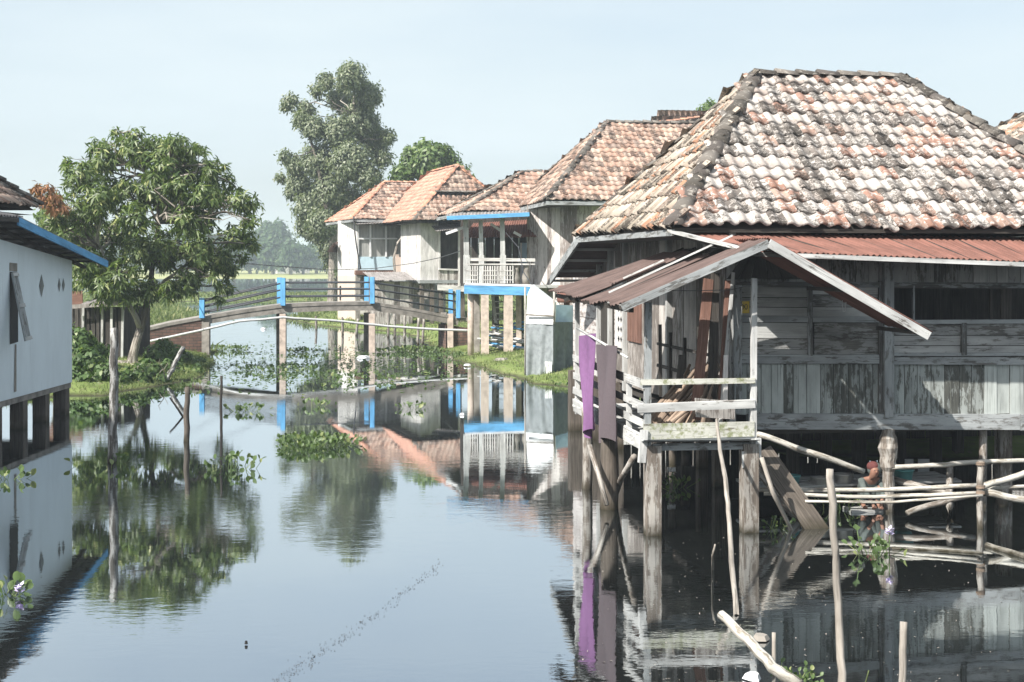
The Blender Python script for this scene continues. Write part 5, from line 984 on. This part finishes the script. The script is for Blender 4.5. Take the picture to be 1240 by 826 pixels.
for s in (0, 1):
    for (ra_, rbb) in ((0, 0), (1, 0), (2, 0)):
        rows = {0: [(245, 365), (343, 342.5), (451, 342), (555, 357)], 1: [(245, 372), (343, 350.5), (451, 350), (555, 365.5)], 2: [(245, 379), (343, 359.5), (451, 358.5), (555, 376)]}[ra_]
        m = MB(); P_ = [at(x, y, bx(x))+BW*(.95*s)+V(0, .0, 0) for x, y in rows]; m.tube(P_, .04, 7); m.build('rail_pipe', M['black_pole'], br)
# service pipe below the bridge
pole('water_pipe', [at(178, 414, 63), at(240, 401, 63.3), at(290, 389, 63.4), at(343, 384.5, 63.6), at(400, 388, 64.2), at(470, 395, 64.8), at(520, 398.5, 65), at(576, 400.5, 65.2)], .055, M['pipe'], 'long sagging grey pipe strung along the footbridge', 'pipe', wob=0)
# overhead cables
gq = 'overhead cables crossing to the houses'
wire('cable', [at(150, 308, 60), at(283, 318, 70), at(345, 323, 78), at(400, 327, 86), at(455, 325, 88), at(500, 319, 86), at(533, 312, 80), at(570, 300, 70), at(610, 284, 63)], .022, M['iron'], 'lower dark cable sagging from the mango tree to the veranda', 'cable', gq)
wire('cable', [at(150, 290, 66), at(283, 302, 90), at(335, 298, 140)], .02, M['iron'], 'thin upper cable running off behind the footbridge', 'cable', gq)
wire('cable', [at(648, 350, 56), at(634, 330, 58), at(628, 300, 60), at(612, 281, 62)], .02, M['iron'], 'slack cable hanging at the veranda corner', 'cable', gq)
# ================================================================== stakes in the water
def stake(pb, pt, r_, mat, label, name='stake'):
    p = onw(*pb); t_ = at(pt[0], pt[1], p.y+pt[2] if len(pt) > 2 else p.y); return pole(name, [p+(p-t_)*.12, p, p.lerp(t_, .5)+V(rnd(-.02, .02), 0, 0), t_], [r_*1.05, r_, r_*.97, r_*.85], mat, label, 'stake', 'stakes standing in the canal', wob=.1)
stake((137, 560), (137.5, 397), .10, M['stake'], 'thick grey stake with a bleached top in front of the mango tree')
stake((226.5, 535), (227, 469), .07, M['post'], 'short dark stake right of the thick bleached one')
stake((268, 528), (268, 455), .035, M['darkwood'], 'thin dark stake standing alone left of the floating plant clump')
stake((199, 464), (222, 421, 1.5), .09, M['stake'], 'pale stake leaning right at the foot of the mango tree')
stake((222, 505), (206, 482, .5), .03, M['post'], 'thin stick tilted against the short dark stake')
for i, (px, yb, yt) in enumerate(((470, 402, 372), (478, 403, 380), (415, 399, 384), (432, 400, 386), (442, 401, 383), (490, 405, 380), (383, 394, 383), (506, 410, 384), (512, 410, 386))):
    p = onw(px, yb, .3); t_ = at(px+rnd(-2, 2), yt, p.y); pole('bank_stake', [p-V(0, 0, .4), p, t_], .07, M['post_pale'], 'short weathered stake in the grassy bank under the houses', 'stake', 'bank stakes below the far houses')
# floating litter
def bit(px, py, s, mat, label, cat='litter', name='floating_litter', z=.0):
    p = onw(px, py, z); m = MB(); n = 6; pts = [p+V(math.cos(k*6.28/n)*s*rnd(.7, 1.2), math.sin(k*6.28/n)*s*rnd(1, 1.6), .012) for k in range(n)]; q = [x+V(0, 0, .03+s*.25) for x in [p.lerp(y, .7) for y in pts]]
    m.add(pts+q, [tuple(range(n, 2*n))]+[(k, (k+1) % n, (k+1) % n+n, k+n) for k in range(n)]); return tag(m.build(name, mat, None, loc=p), label, cat)
bit(566, 443, .14, M['white'], 'round white plastic bag on the grassy shore below the veranda', z=.03)
bit(560, 503, .09, M['white'], 'small white scrap floating below the veranda reflection')
bit(921, 775, .09, M['stick'], 'pale chip floating left of the small upright stick'); bit(912, 823, .10, M['white'], 'white scrap floating at the bottom edge')
bit(440, 434, .3, M['white'], 'white litter floating below the right bridge pier'); bit(319, 399, .25, M['white'], 'white litter floating beyond the bridge')
bit(298, 781, .02, M['dark'], 'tiny dark speck floating on open water')
bit(608, 437, .3, M['concrete'], 'broken concrete block on the shore between the tan columns', 'rubble', 'rubble_block', .2)
m = MB(); m.cloth(at(808, 566, 26.5), at(818, 566, 26.5), .08, nrm=(0, -1, 0)); tag(m.build('white_rag', M['white'], None, loc=at(812, 568, 26.5)), 'white rag in the plants under the porch', 'rag')
# distant pale gabled huts in the far tree line
for i, (px, sc, lb) in enumerate(((348, 1.0, 'larger pale gabled roof among the far hazy trees'), (366, .8, 'smaller pale gabled roof among the far hazy trees'))):
    c = at(px, 322, 470+i*25); z0 = .5; f_ = Frame(0, 0, .5, X=0); f_.o = V(c.x, c.y, 0); w_ = 7*sc; hh = EYE+(322-(297+i*6))/F*c.y; o = thing('distant_hut', lb, 'hut', V(c.x, c.y, z0))
    wallbox(o, f_, -w_/2, w_/2, 0, 6, z0, hh*.62, 'white_plank', 1.0)
    m = MB(); 
    for s in (-1, 1): m.quad(f_.P(s*w_*.65, -1, hh*.58), f_.P(s*w_*.65, 7, hh*.58), f_.P(0, 7, hh), f_.P(0, -1, hh), .15)
    m.build('roof', M['concrete'], o)
# ================================================================== VEGETATION
rs = np.random.RandomState(3)
def rvec(n): return unit(rs.normal(size=(n, 3)))
def foliage(clumps, n_whorl, per, L, W, mat, parent, name='foliage', droop=.35, flat=.75, up=.25, spread=.5, seed=0, whorl_r=0.0, **kw):
    """clumps: (x,y,z,r). Whorls of leaves scattered through each clump, denser at its skin; returns twig tips"""
    w_ = np.array([c[3]**2 for c in clumps]); w_ = w_/w_.sum(); B, Dd, Nn, Ls, Ws, tips = [], [], [], [], [], []
    for c, f in zip(clumps, w_):
        n = max(3, int(n_whorl*f)); u = rvec(n); r = c[3]*(rs.uniform(.05, 1, n)**.5)*(1+.18*np.sin(u[:, 0]*7+c[0])*np.sin(u[:, 2]*6+c[2])); p = np.array(c[:3])+u*r[:, None]*np.array([1, 1, flat]); tips.append((c, p))
        g = unit(u+np.array([0, 0, up])); a = unit(np.cross(g, rvec(n))); b = np.cross(g, a)
        for k in range(per):
            t = 2*math.pi*k/per+rs.uniform(-.4, .4, n); el_ = rs.uniform(-.25, .9, n)
            d = unit((a*np.cos(t)[:, None]+b*np.sin(t)[:, None])*1.0+g*el_[:, None]+np.array([0, 0, -1.0])*droop*rs.uniform(.3, 1.6, n)[:, None])
            B.append(p+d*whorl_r*rs.uniform(0, 1, n)[:, None]+rvec(n)*spread*L*rs.uniform(0, .8, n)[:, None]); Dd.append(d); Nn.append(unit(g+rvec(n)*.5)); Ls.append(rs.uniform(.65, 1.25, n)*L); Ws.append(rs.uniform(.75, 1.2, n)*W)
    co, f = leaf_arrays(np.concatenate(B), np.concatenate(Dd), np.concatenate(Nn), np.concatenate(Ls), np.concatenate(Ws)); return np_mesh(name, co, f, mat, parent, **kw), tips
def limb(m, a, b, r0, r1, n=5, wob=.12, sides=7):
    a, b = Vector(a), Vector(b); L = (b-a).length; P = [a.lerp(b, i/n)+Vector(rs.normal(size=3))*L*wob*.35*math.sin(math.pi*i/n)+V(0, 0, L*.06*math.sin(math.pi*i/n)) for i in range(n+1)]; m.tube(P, [r0+(r1-r0)*i/n for i in range(n+1)], sides); return P
# ---- mango tree
mp_ = onw(160, 442, .3); YM = mp_.y; mango = thing('mango_tree', 'broad leafy mango tree with drooping leaves, growing on the left bank beside the footbridge', 'tree', mp_)
cl = []
for (px, py, r_) in ((130, 192, 34), (165, 182, 30), (205, 188, 38), (240, 205, 36), (98, 215, 28), (262, 232, 30), (292, 243, 22), (285, 285, 24), (150, 232, 42), (195, 235, 46), (238, 262, 42), (105, 255, 34), (70, 262, 20), (85, 285, 22), (135, 285, 40), (185, 300, 46), (240, 305, 40), (266, 322, 22), (118, 322, 26), (150, 330, 24), (222, 342, 24), (212, 172, 16), (118, 178, 14), (310, 248, 9), (272, 345, 13), (82, 198, 10), (130, 345, 22), (100, 315, 26), (150, 352, 16), (186, 168, 9), (232, 180, 12), (255, 205, 14), (300, 262, 9), (60, 240, 12), (278, 325, 12), (262, 362, 9), (125, 355, 20), (160, 362, 12), (205, 352, 18), (110, 335, 20), (55, 275, 14), (272, 310, 16), (148, 172, 9), (178, 350, 22), (92, 340, 14)):
    dy = rnd(-2.3, 1.6)*(1-.3*abs(py-250)/100); p = at(px, py, YM+dy); cl.append((p.x, p.y, p.z, r_*YM/F*rnd(.72, .86)))
for (px, py) in ((215, 225), (248, 238), (228, 268), (192, 205), (165, 262), (120, 240)): p = at(px, py, YM-2.4); cl.append((p.x, p.y, p.z, .62))
for k in range(30):
    a = k*.21+rnd(-.05, .05); rx, ry = (112+rnd(-16, 22)), (92+rnd(-16, 14)); p = at(185+math.cos(a)*rx, 262-math.sin(a)*ry, YM+rnd(-1.5, 1.5)); cl.append((p.x, p.y, p.z, rnd(.15, .32)))
_, tips = foliage(cl, 2450, 9, .32, .075, M['mango'], mango, droop=.85, up=.35, spread=.45, flat=.85)
m = MB(); base = mp_; fork = at(170, 398, YM); l1 = at(152, 362, YM-.3); l2 = at(181, 352, YM+.2)
m.tube([base+V(0, 0, -.5), base+V(0, 0, -.1), at(161, 432, YM), at(165, 415, YM), fork], [.36, .29, .175, .155, .145], 10, wob=.04)
m.tube([fork, at(165, 385, YM-.1), at(158, 372, YM-.2), l1, at(138, 340, YM-.5), at(122, 300, YM-.8)], [.13, .11, .10, .09, .07, .045], 8)
m.tube([fork+V(0, 0, -.1), at(175, 380, YM+.1), l2, at(185, 320, YM+.3), at(192, 270, YM+.2), at(190, 220, YM)], [.14, .13, .115, .1, .08, .04], 8)
m.tube([base+V(-.05, 0, .0), base+V(-.5, -.1, .08), base+V(-.95, -.1, -.05)], [.17, .11, .06], 7)
m.build('trunk', M['bark'], mango)
m = MB(); jn = [Vector(at(*p)) for p in ((122, 300, YM-.8), (138, 340, YM-.5), (185, 320, YM+.3), (192, 270, YM+.2), (190, 220, YM), (181, 352, YM+.2))]
for c, p in tips:
    cc = Vector(c[:3]); j = min(jn, key=lambda q: (q-cc).length+max(0, q.z-cc.z)*1.5); P = limb(m, j, cc, .05, .025, 5, .25, 6)
    for q in p[::4]: limb(m, P[rs.randint(2, 6)], q, .018, .006, 3, .2, 4)
m.build('branches', M['bark'], mango)
dl = []
for (px, py, r_) in ((45, 226, 7), (58, 228, 6), (52, 240, 6), (68, 236, 7), (62, 248, 8), (75, 250, 6), (48, 235, 4)): p = at(px, py, YM-2.5); dl.append((p.x, p.y, p.z, r_*YM/F))
foliage(dl, 60, 8, .30, .07, M['dry_leaf'], mango, 'dry_branch', droop=1.2)
m = MB(); limb(m, at(105, 262, YM-1.2), at(46, 226, YM-2.5), .035, .012, 6, .1); m.build('dry_twig', M['bark'], mango)
# ---- tall tree
tp = V((398-CX)/F*122, 122, .3); YT = 122; tall = thing('tall_tree', 'tall grey-green tree with ragged columnar crown beyond the glazed house', 'tree', tp); cl = []
for (px, py, r_) in ((425, 92, 20), (445, 115, 20), (412, 118, 20), (395, 98, 11), (384, 110, 8), (437, 148, 26), (455, 170, 20), (410, 160, 24), (370, 135, 14), (352, 122, 9), (348, 128, 7), (380, 155, 16), (365, 145, 10), (425, 195, 30), (462, 190, 14), (385, 195, 24), (358, 200, 14), (345, 190, 8), (448, 215, 18), (400, 230, 28), (362, 222, 18), (375, 250, 22), (425, 245, 22), (390, 270, 20), (372, 275, 16), (398, 300, 16), (405, 320, 12), (355, 232, 10), (470, 165, 8), (340, 216, 6), (412, 330, 6), (388, 285, 14)):
    p = at(px, py, YT+rnd(-3, 3)); cl.append((p.x, p.y, p.z, r_*YT/F*.85))
_, tips = foliage(cl, 10500, 5, .34, .15, M['tall'], tall, droop=.6, spread=1.9, flat=1.0)
m = MB(); T = [at(402, 388, YT), at(403, 340, YT), at(404, 290, YT), at(408, 240, YT), at(418, 190, YT), at(428, 140, YT), at(430, 95, YT)]; m.tube([T[0]+V(0, 0, -.5)]+T, [.55, .5, .42, .38, .32, .25, .16, .06], 9); m.tube([T[2], at(395, 250, YT-1), at(385, 200, YT-1), at(370, 150, YT-1)], [.28, .22, .16, .08], 7); m.build('trunk', M['bark'], tall)
m = MB()
for c, p in tips:
    cc = Vector(c[:3]); j = min(T[1:], key=lambda q: (q-cc).length+max(0, q.z-cc.z)); limb(m, j, cc, .07, .03, 4, .2, 5)
m.build('branches', M['bark'], tall)
# ---- generic leafy trees
def tree(px, pyb, Y, blobs, mat, nw, per, L, W, label, group=None, name='leafy_tree', trunk_r=.3, cat='tree', droop=.4):
    b = V((px-CX)/F*Y, Y, float(ground_z((px-CX)/F*Y, Y))-.1); o = thing(name, label, cat, b, group); cl = []
    for (x, y, r_) in blobs: p = at(x, y, Y+rs.uniform(-1, 1)*r_*Y/F*.8); cl.append((p.x, p.y, p.z, r_*Y/F))
    foliage(cl, nw, per, L, W, mat, o, 'foliage', droop=droop, spread=1.5, flat=.9)
    m = MB(); top = Vector(cl[0][:3]); P = limb(m, b, top, trunk_r, trunk_r*.35, 5, .08)
    for c in cl[1:]: limb(m, P[3], c[:3], trunk_r*.45, trunk_r*.15, 3, .15, 5)
    m.build('trunk', M['bark'], o); return o
tree(520, 330, 118, [(520, 195, 20), (500, 200, 16), (540, 198, 16), (485, 212, 12), (552, 208, 12), (515, 180, 10), (535, 185, 10), (562, 215, 8), (497, 186, 7), (525, 220, 20), (490, 225, 10)], M['green_leaf'], 1700, 5, .45, .24, 'round bright green tree crown above the orange roofs')
tree(858, 330, 105, [(857, 138, 11), (845, 145, 10), (870, 142, 9), (862, 128, 5), (858, 160, 14)], M['green_leaf'], 420, 5, .4, .2, 'small green tree top peeping above the ridge of the large hip roof')
tree(70, 330, 90, [(70, 268, 14), (88, 275, 14), (55, 262, 8), (100, 285, 12)], M['green_leaf'], 500, 5, .4, .2, 'dull green tree behind the left blue house roof')
# far hazy trees
fg = 'hazy trees on the far shore'
far = [(283, 300, 20, 455), (303, 297, 18, 470), (322, 288, 15, 500), (336, 285, 14, 480), (330, 300, 16, 440), (352, 304, 13, 430), (367, 308, 12, 450), (383, 304, 13, 470), (398, 306, 12, 460), (262, 298, 18, 480), (240, 303, 16, 470), (215, 300, 18, 450), (190, 303, 15, 480), (160, 300, 18, 460), (130, 302, 16, 470), (100, 298, 18, 480), (70, 302, 16, 460), (40, 300, 18, 480), (10, 302, 17, 470), (420, 304, 15, 480), (450, 300, 18, 490), (490, 302, 17, 480), (530, 303, 16, 490), (-30, 300, 18, 480), (-70, 302, 17, 470)]
words_ = {0: 'low rounded hazy tree on the far shore', 2: 'tallest hazy tree on the far shore, left of the two pale gabled roofs'}
for i, (px, py, r_, Y) in enumerate(far):
    bl = [(px, py, r_*.75), (px-r_*.6, py+r_*.35, r_*.6), (px+r_*.6, py+r_*.3, r_*.6), (px+rnd(-4, 4), py-r_*.4, r_*.45), (px+rnd(-8, 8), 312, r_*.5), (px-rnd(2, 9), 316, 7), (px+rnd(2, 9), 317, 7)]
    if i in (2, 3): bl += [(px+2, py-r_*.75, 7), (px-3, py-r_*.4, 8), (px, py-r_*1.0, 4)]
    tree(px, 322, Y, bl, M['far_leaf'], 520, 4, 1.5, .9, words_[2] if i == 2 else words_[0], None if i == 2 else fg, 'far_tree', .6)
# far low wood behind (reads as one mass)
B, Dd, Nn, Ls, Ws = [], [], [], [], []; n = 16000; x = rs.uniform(-900, 900, n); y = rs.uniform(640, 760, n); hh = 11+5*np.sin(x*.03)+4*np.sin(x*.11+2)+3*np.sin(x*.31); z = .5+hh*rs.uniform(0, 1, n)**.7
co, f = leaf_arrays(np.stack([x, y, z], 1), rvec(n)*[1, 1, .5], rvec(n), rs.uniform(2.5, 6, n), rs.uniform(1.5, 4, n)); np_mesh('distant_wood', co, f, M['far_leaf'], kind='stuff', label='far-off wood reading as one blue-green mass on the horizon', cat='wood')
# ---- undergrowth bushes on the left bank
bg_ = 'leafy undergrowth bushes on the left bank'
for i, (px, py, r_, Y) in enumerate(((108, 440, 26, 48.5), (95, 408, 18, 51), (132, 452, 20, 47.5), (108, 462, 16, 47), (182, 455, 20, 50), (205, 448, 18, 52), (228, 450, 14, 54), (190, 428, 16, 55), (218, 432, 18, 57), (150, 462, 12, 47.8), (90, 455, 16, 47.5), (165, 452, 15, 48.5), (240, 440, 10, 58), (120, 425, 16, 52), (200, 418, 12, 60), (120, 470, 9, 46.8), (145, 470, 8, 47), (170, 466, 9, 48.2), (195, 460, 9, 49.5), (215, 456, 9, 51.5), (238, 452, 8, 53.5), (178, 444, 14, 52), (98, 425, 16, 49))):
    p = at(px, py, Y); o = thing('undergrowth_bush', 'leafy tangled bush in the undergrowth on the left bank', 'bush', V(p.x, p.y, .2), bg_); rr = r_*Y/F
    foliage([(p.x, p.y, p.z, rr), (p.x+rr*.5, p.y, p.z-rr*.4, rr*.7), (p.x-rr*.5, p.y-.2, p.z-rr*.4, rr*.7)], int(rr*rr*420), 5, .2, .13, M['bush'], o, droop=.5)
    m = MB()
    for k in range(4): limb(m, V(p.x+rnd(-.2, .2), p.y, .15), V(p.x+rnd(-rr, rr), p.y+rnd(-.3, .3), p.z+rnd(-.2, rr*.6)), .02, .008, 3, .3, 4)
    m.build('stem', M['bark'], o)
for (px, py, Y) in ((160, 440, 49.3),):
    p = at(px+22, py+2, 49.2); m = MB()
    for k in range(9): q = p+V(rnd(-.5, .5), rnd(-.2, .3), 0); limb(m, V(q.x+rnd(-.3, .3), q.y, .2), V(q.x+rnd(-.5, .5), q.y, p.z+rnd(0, .25)), .02, .008, 3, .3, 4)
    tag(m.build('dead_twigs', M['bark'], None, loc=p), 'tangle of dead brown twigs at the foot of the mango trunk', 'twigs')
# ---- water hyacinth clumps
hgx = 'water hyacinth clumps floating on the canal'
def hyacinth(px, py, wpx, label, group=hgx, dens=1.0, flower=None, leaf=.12, hgt=.16, cy_=.0):
    c = onw(px, py); s = c.y/F; rx = wpx*s; ry = max(.25, min(rx*1.1, 2.2)); n = int(max(22, rx*ry*170*dens*(.1/leaf)**1.3)); o = thing('water_hyacinth', label, 'water plant', c, group)
    an = rs.uniform(0, 6.283, n); rad = rs.uniform(0, 1, n)**.55*(1+.25*np.sin(an*3+px)); x = c.x+np.cos(an)*rad*rx; y = c.y+np.sin(an)*rad*ry; h = hgt*rs.uniform(.25, 1.25, n)*(1.15-.5*rad)
    tilt = np.stack([np.cos(an)*rad, np.sin(an)*rad, np.zeros(n)], 1)*.12+rs.normal(size=(n, 3))*.05; tilt[:, 2] = 0; top = np.stack([x, y, h], 1)+tilt; bot = np.stack([x, y, np.full(n, -.03)], 1)-tilt*.3
    d = unit(tilt*3+rs.normal(size=(n, 3))*.35+[0, 0, .75]); nm = unit(rs.normal(size=(n, 3))*.6+[0, -.3, .6]); L = rs.uniform(.75, 1.25, n)*leaf; s_ = unit(np.cross(d, nm)); nn = np.cross(s_, d); N8 = []
    prof = ((0, .1), (.25, .34), (.55, .42), (.82, .3), (1.0, .05))
    rows = []
    for (t, w_) in prof:
        cn = top+d*(L*t)[:, None]-nn*(L*.18*t*t)[:, None]; rows += [cn-s_*(L*w_)[:, None]+nn*(L*w_*.3)[:, None], cn, cn+s_*(L*w_)[:, None]+nn*(L*w_*.3)[:, None]]
    co = np.stack(rows, 1).reshape(-1, 3); k = np.arange(n)[:, None]*15; fs = []
    for i in range(4):
        for j in range(2): fs.append(k+np.array([[i*3+j, i*3+j+1, i*3+j+4, i*3+j+3]]))
    np_mesh('leaves', co, np.concatenate(fs), M['hyac'], o, True)
    q = rs.uniform(-.006, .006, (n, 3)); w_ = s_*.008; co = np.stack([bot-w_, bot+w_, top+w_*.6, top-w_*.6], 1).reshape(-1, 3); np_mesh('stalks', co, (np.arange(n)[:, None]*4+np.array([[0, 1, 2, 3]])), M['hyac'], o)
    if flower:
        fp = at(flower[0], flower[1], c.y); m = MB()
        for k in range(14):
            a = k*2.4; d_ = V(math.cos(a), math.sin(a)*.7-.3, .35+.1*(k % 3)).normalized(); r = V(-math.sin(a), math.cos(a), 0); p = fp+V(0, 0, (k//5)*.035-.03); m.add([p, p+d_*.04+r*.025, p+d_*.085, p+d_*.04-r*.025], [(0, 1, 2, 3)])
        m.build('flower', M['petal'], o); m = MB(); m.tube([V(fp.x, fp.y, -.02), fp], .008, 5); m.build('flower_stalk', M['hyac'], o)
    return o
hyacinth(378, 540, 43, 'largest dense water hyacinth clump in mid canal', None, 2.2, None, .10, .2)
hyacinth(297, 498, 20, 'round water hyacinth clump right of the thin dark stake')
hyacinth(285, 566, 24, 'water hyacinth clump over the right edge of the mango tree reflection', None, 1.6, None, .11, .22)
hyacinth(379, 492, 17, 'small water hyacinth clump between the largest clump and the bridge pier')
hyacinth(273, 424, 26, 'bright water hyacinth clump at the foot of the left bridge pier', None)
hyacinth(366, 427, 17, 'small dark hyacinth clump right of the middle bridge pier', None)
hyacinth(345, 449, 48, 'sparse wide hyacinth patch in front of the middle bridge pier', None, .35)
hyacinth(408, 460, 22, 'loose hyacinth clump over the pinkish reflection', None, .6)
hyacinth(500, 426, 38, 'long hyacinth band against the right bank near the bridge end', None, .9)
hyacinth(552, 433, 20, 'short hyacinth clump in front of the brick abutment', None)
hyacinth(8, 580, 20, 'hyacinth clump among the stilts at the left edge', None)
hyacinth(10, 722, 17, 'near hyacinth clump with one lilac flower at the left edge', None, 1.2, (24, 714), .11)
hyacinth(1058, 672, 25, 'bright hyacinth clump with lilac flower in the dark water under the house', None, 1.6, (1077, 645), .085, .17)
hyacinth(935, 640, 20, 'dark hyacinth tuft behind the slanting planks', None, .5, None, .08)
hyacinth(1018, 618, 22, 'shaded hyacinth tuft under the washing place', None, .7, None, .09, .2)
hyacinth(818, 592, 14, 'small green tuft of leaves under the porch', None, 1, None, .09, .22)
hyacinth(502, 495, 12, 'tiny hyacinth tuft in the reflection of the dark porch', None, .6)
hyacinth(130, 562, 30, 'dark hyacinth cluster round the thick grey stake', None, .5)
hyacinth(235, 470, 24, 'thin hyacinth fringe off the left bank', None, .3)
hyacinth(470, 462, 8, 'small hyacinth tuft below the right bridge pier', None, .5)
hyacinth(952, 820, 7, 'tiny floating plant beside the tilted log', None, 1.6, None, .05, .06); hyacinth(972, 822, 4, 'tiniest floating plant just right of the log end', None, 1.6, None, .05, .05)
hyacinth(690, 470, 10, 'hyacinth tuft below the tarp hut', None, .6)
# the single tall leaf beside the near clump
lp = onw(1045, 672); m = MB(); m.tube([lp, at(1040, 655, lp.y), at(1038, 643, lp.y)], .008, 5); a_ = at(1038, 643, lp.y); m.add([a_, a_+V(-.07, 0, .06), a_+V(-.02, .02, .1), a_+V(.05, 0, .05)], [(0, 1, 2, 3)]); tag(m.build('tall_leaf', M['hyac'], None, loc=lp), 'single tall yellow-green leaf standing left of the flowering hyacinth', 'leaf')
# small floating fragments (nobody could count them)
n = 1900; px = np.concatenate([rs.normal(330, 75, n//2), rs.normal(450, 70, n//2)]); py = np.concatenate([rs.normal(443, 13, n//2), rs.normal(440, 14, n//2)]); k = (py > 405) & (py < 480); px, py = px[k], py[k]
Y = EYE*F/(py-HZ); X = (px-CX)/F*Y; k = ground_z(X, Y) < -.02; X, Y = X[k], Y[k]; n = len(X); b = np.stack([X, Y, np.full(n, .012)], 1); d = rvec(n)*[1, 1, .25]+[0, 0, .12]
co, f = leaf_arrays(b, d, np.tile([0, 0, 1.0], (n, 1))+rvec(n)*.3, rs.uniform(.08, .26, n), rs.uniform(.05, .13, n)); np_mesh('floating_leaves', co, f, M['hyac'], kind='stuff', label='scattered floating leaves on the canal near the footbridge', cat='floating leaves')
n = 300; t_ = rs.uniform(0, 1, n); px = 330+t_*205+rs.normal(0, 3, n); py = 826-(t_**1.15)*145+rs.normal(0, 4, n); Y = EYE*F/(py-HZ); X = (px-CX)/F*Y; b = np.stack([X, Y, np.full(n, .006)], 1)
co, f = leaf_arrays(b, rvec(n)*[1, 1, 0], np.tile([0, 0, 1.0], (n, 1)), rs.uniform(.01, .035, n), rs.uniform(.006, .02, n)); np_mesh('floating_specks', co, f, M['darkwood'], kind='stuff', label='thin trail of dark specks drifting across the open water', cat='specks')
n = 260; px = rs.uniform(700, 1230, n); py = rs.uniform(640, 826, n); Y = EYE*F/(py-HZ); X = (px-CX)/F*Y; co, f = leaf_arrays(np.stack([X, Y, np.full(n, .006)], 1), rvec(n)*[1, 1, 0], np.tile([0, 0, 1.0], (n, 1)), rs.uniform(.01, .045, n), rs.uniform(.006, .02, n)); np_mesh('floating_specks', co, f, M['stick'], kind='stuff', label='pale specks on the dark water under the house', cat='specks')
# ---- grass
def grass(n, x0, x1, y0, y1, hmin, hmax, w_, dmax, label, name='grass', patch=.0):
    X = rs.uniform(x0, x1, n); Y = rs.uniform(y0, y1, n); Z = ground_z(X, Y); s = (Z > .03) & (np.sin(X*1.7+np.sin(Y))*np.sin(Y*1.3+X*.4)+rs.uniform(-.6, 1.2, n) > patch); X, Y, Z = X[s], Y[s], Z[s]; n = len(X)
    d = unit(rs.normal(size=(n, 3))*.35+[0, 0, 1]); h = rs.uniform(hmin, hmax, n); sd = unit(np.cross(d, rvec(n)))*w_; b = np.stack([X, Y, Z-.02], 1); bend = rs.normal(size=(n, 3))*.25; bend[:, 2] = 0
    m1 = b+d*(h*.55)[:, None]; t_ = b+d*h[:, None]+bend*h[:, None]; co = np.stack([b-sd, b+sd, m1+sd*.7, m1-sd*.7, t_], 1).reshape(-1, 3); k = np.arange(n)[:, None]*5
    f = np.concatenate([k+np.array([[0, 1, 2, 3]]), k+np.array([[3, 2, 4, 4]])]); f = f.astype(np.int64)
    me_f = np.concatenate([k+np.array([[0, 1, 2]]), k+np.array([[0, 2, 3]]), k+np.array([[3, 2, 4]])]); return np_mesh(name, co, me_f, M['grass'], kind='stuff', label=label, cat='grass')
grass(52000, -13, 6, 46, 72, .06, .2, .014, 0, 'bright short grass along the right bank below the veranda', patch=.25)
grass(42000, -24, 8, 72, 135, .08, .3, .03, 0, 'rough grass on the far right bank under the houses', patch=.2)
grass(34000, -26, -10.5, 43.5, 66, .05, .2, .012, 0, 'low grass at the water edge of the left bank', patch=-.2)
grass(30000, -50, -14, 66, 140, .2, .65, .05, 0, 'tall pale grass behind the brick ramp', patch=-.3)
grass(30000, -60, 30, 146, 184, .15, .45, .07, 0, 'marsh grass strip before the far lake', patch=-.3)
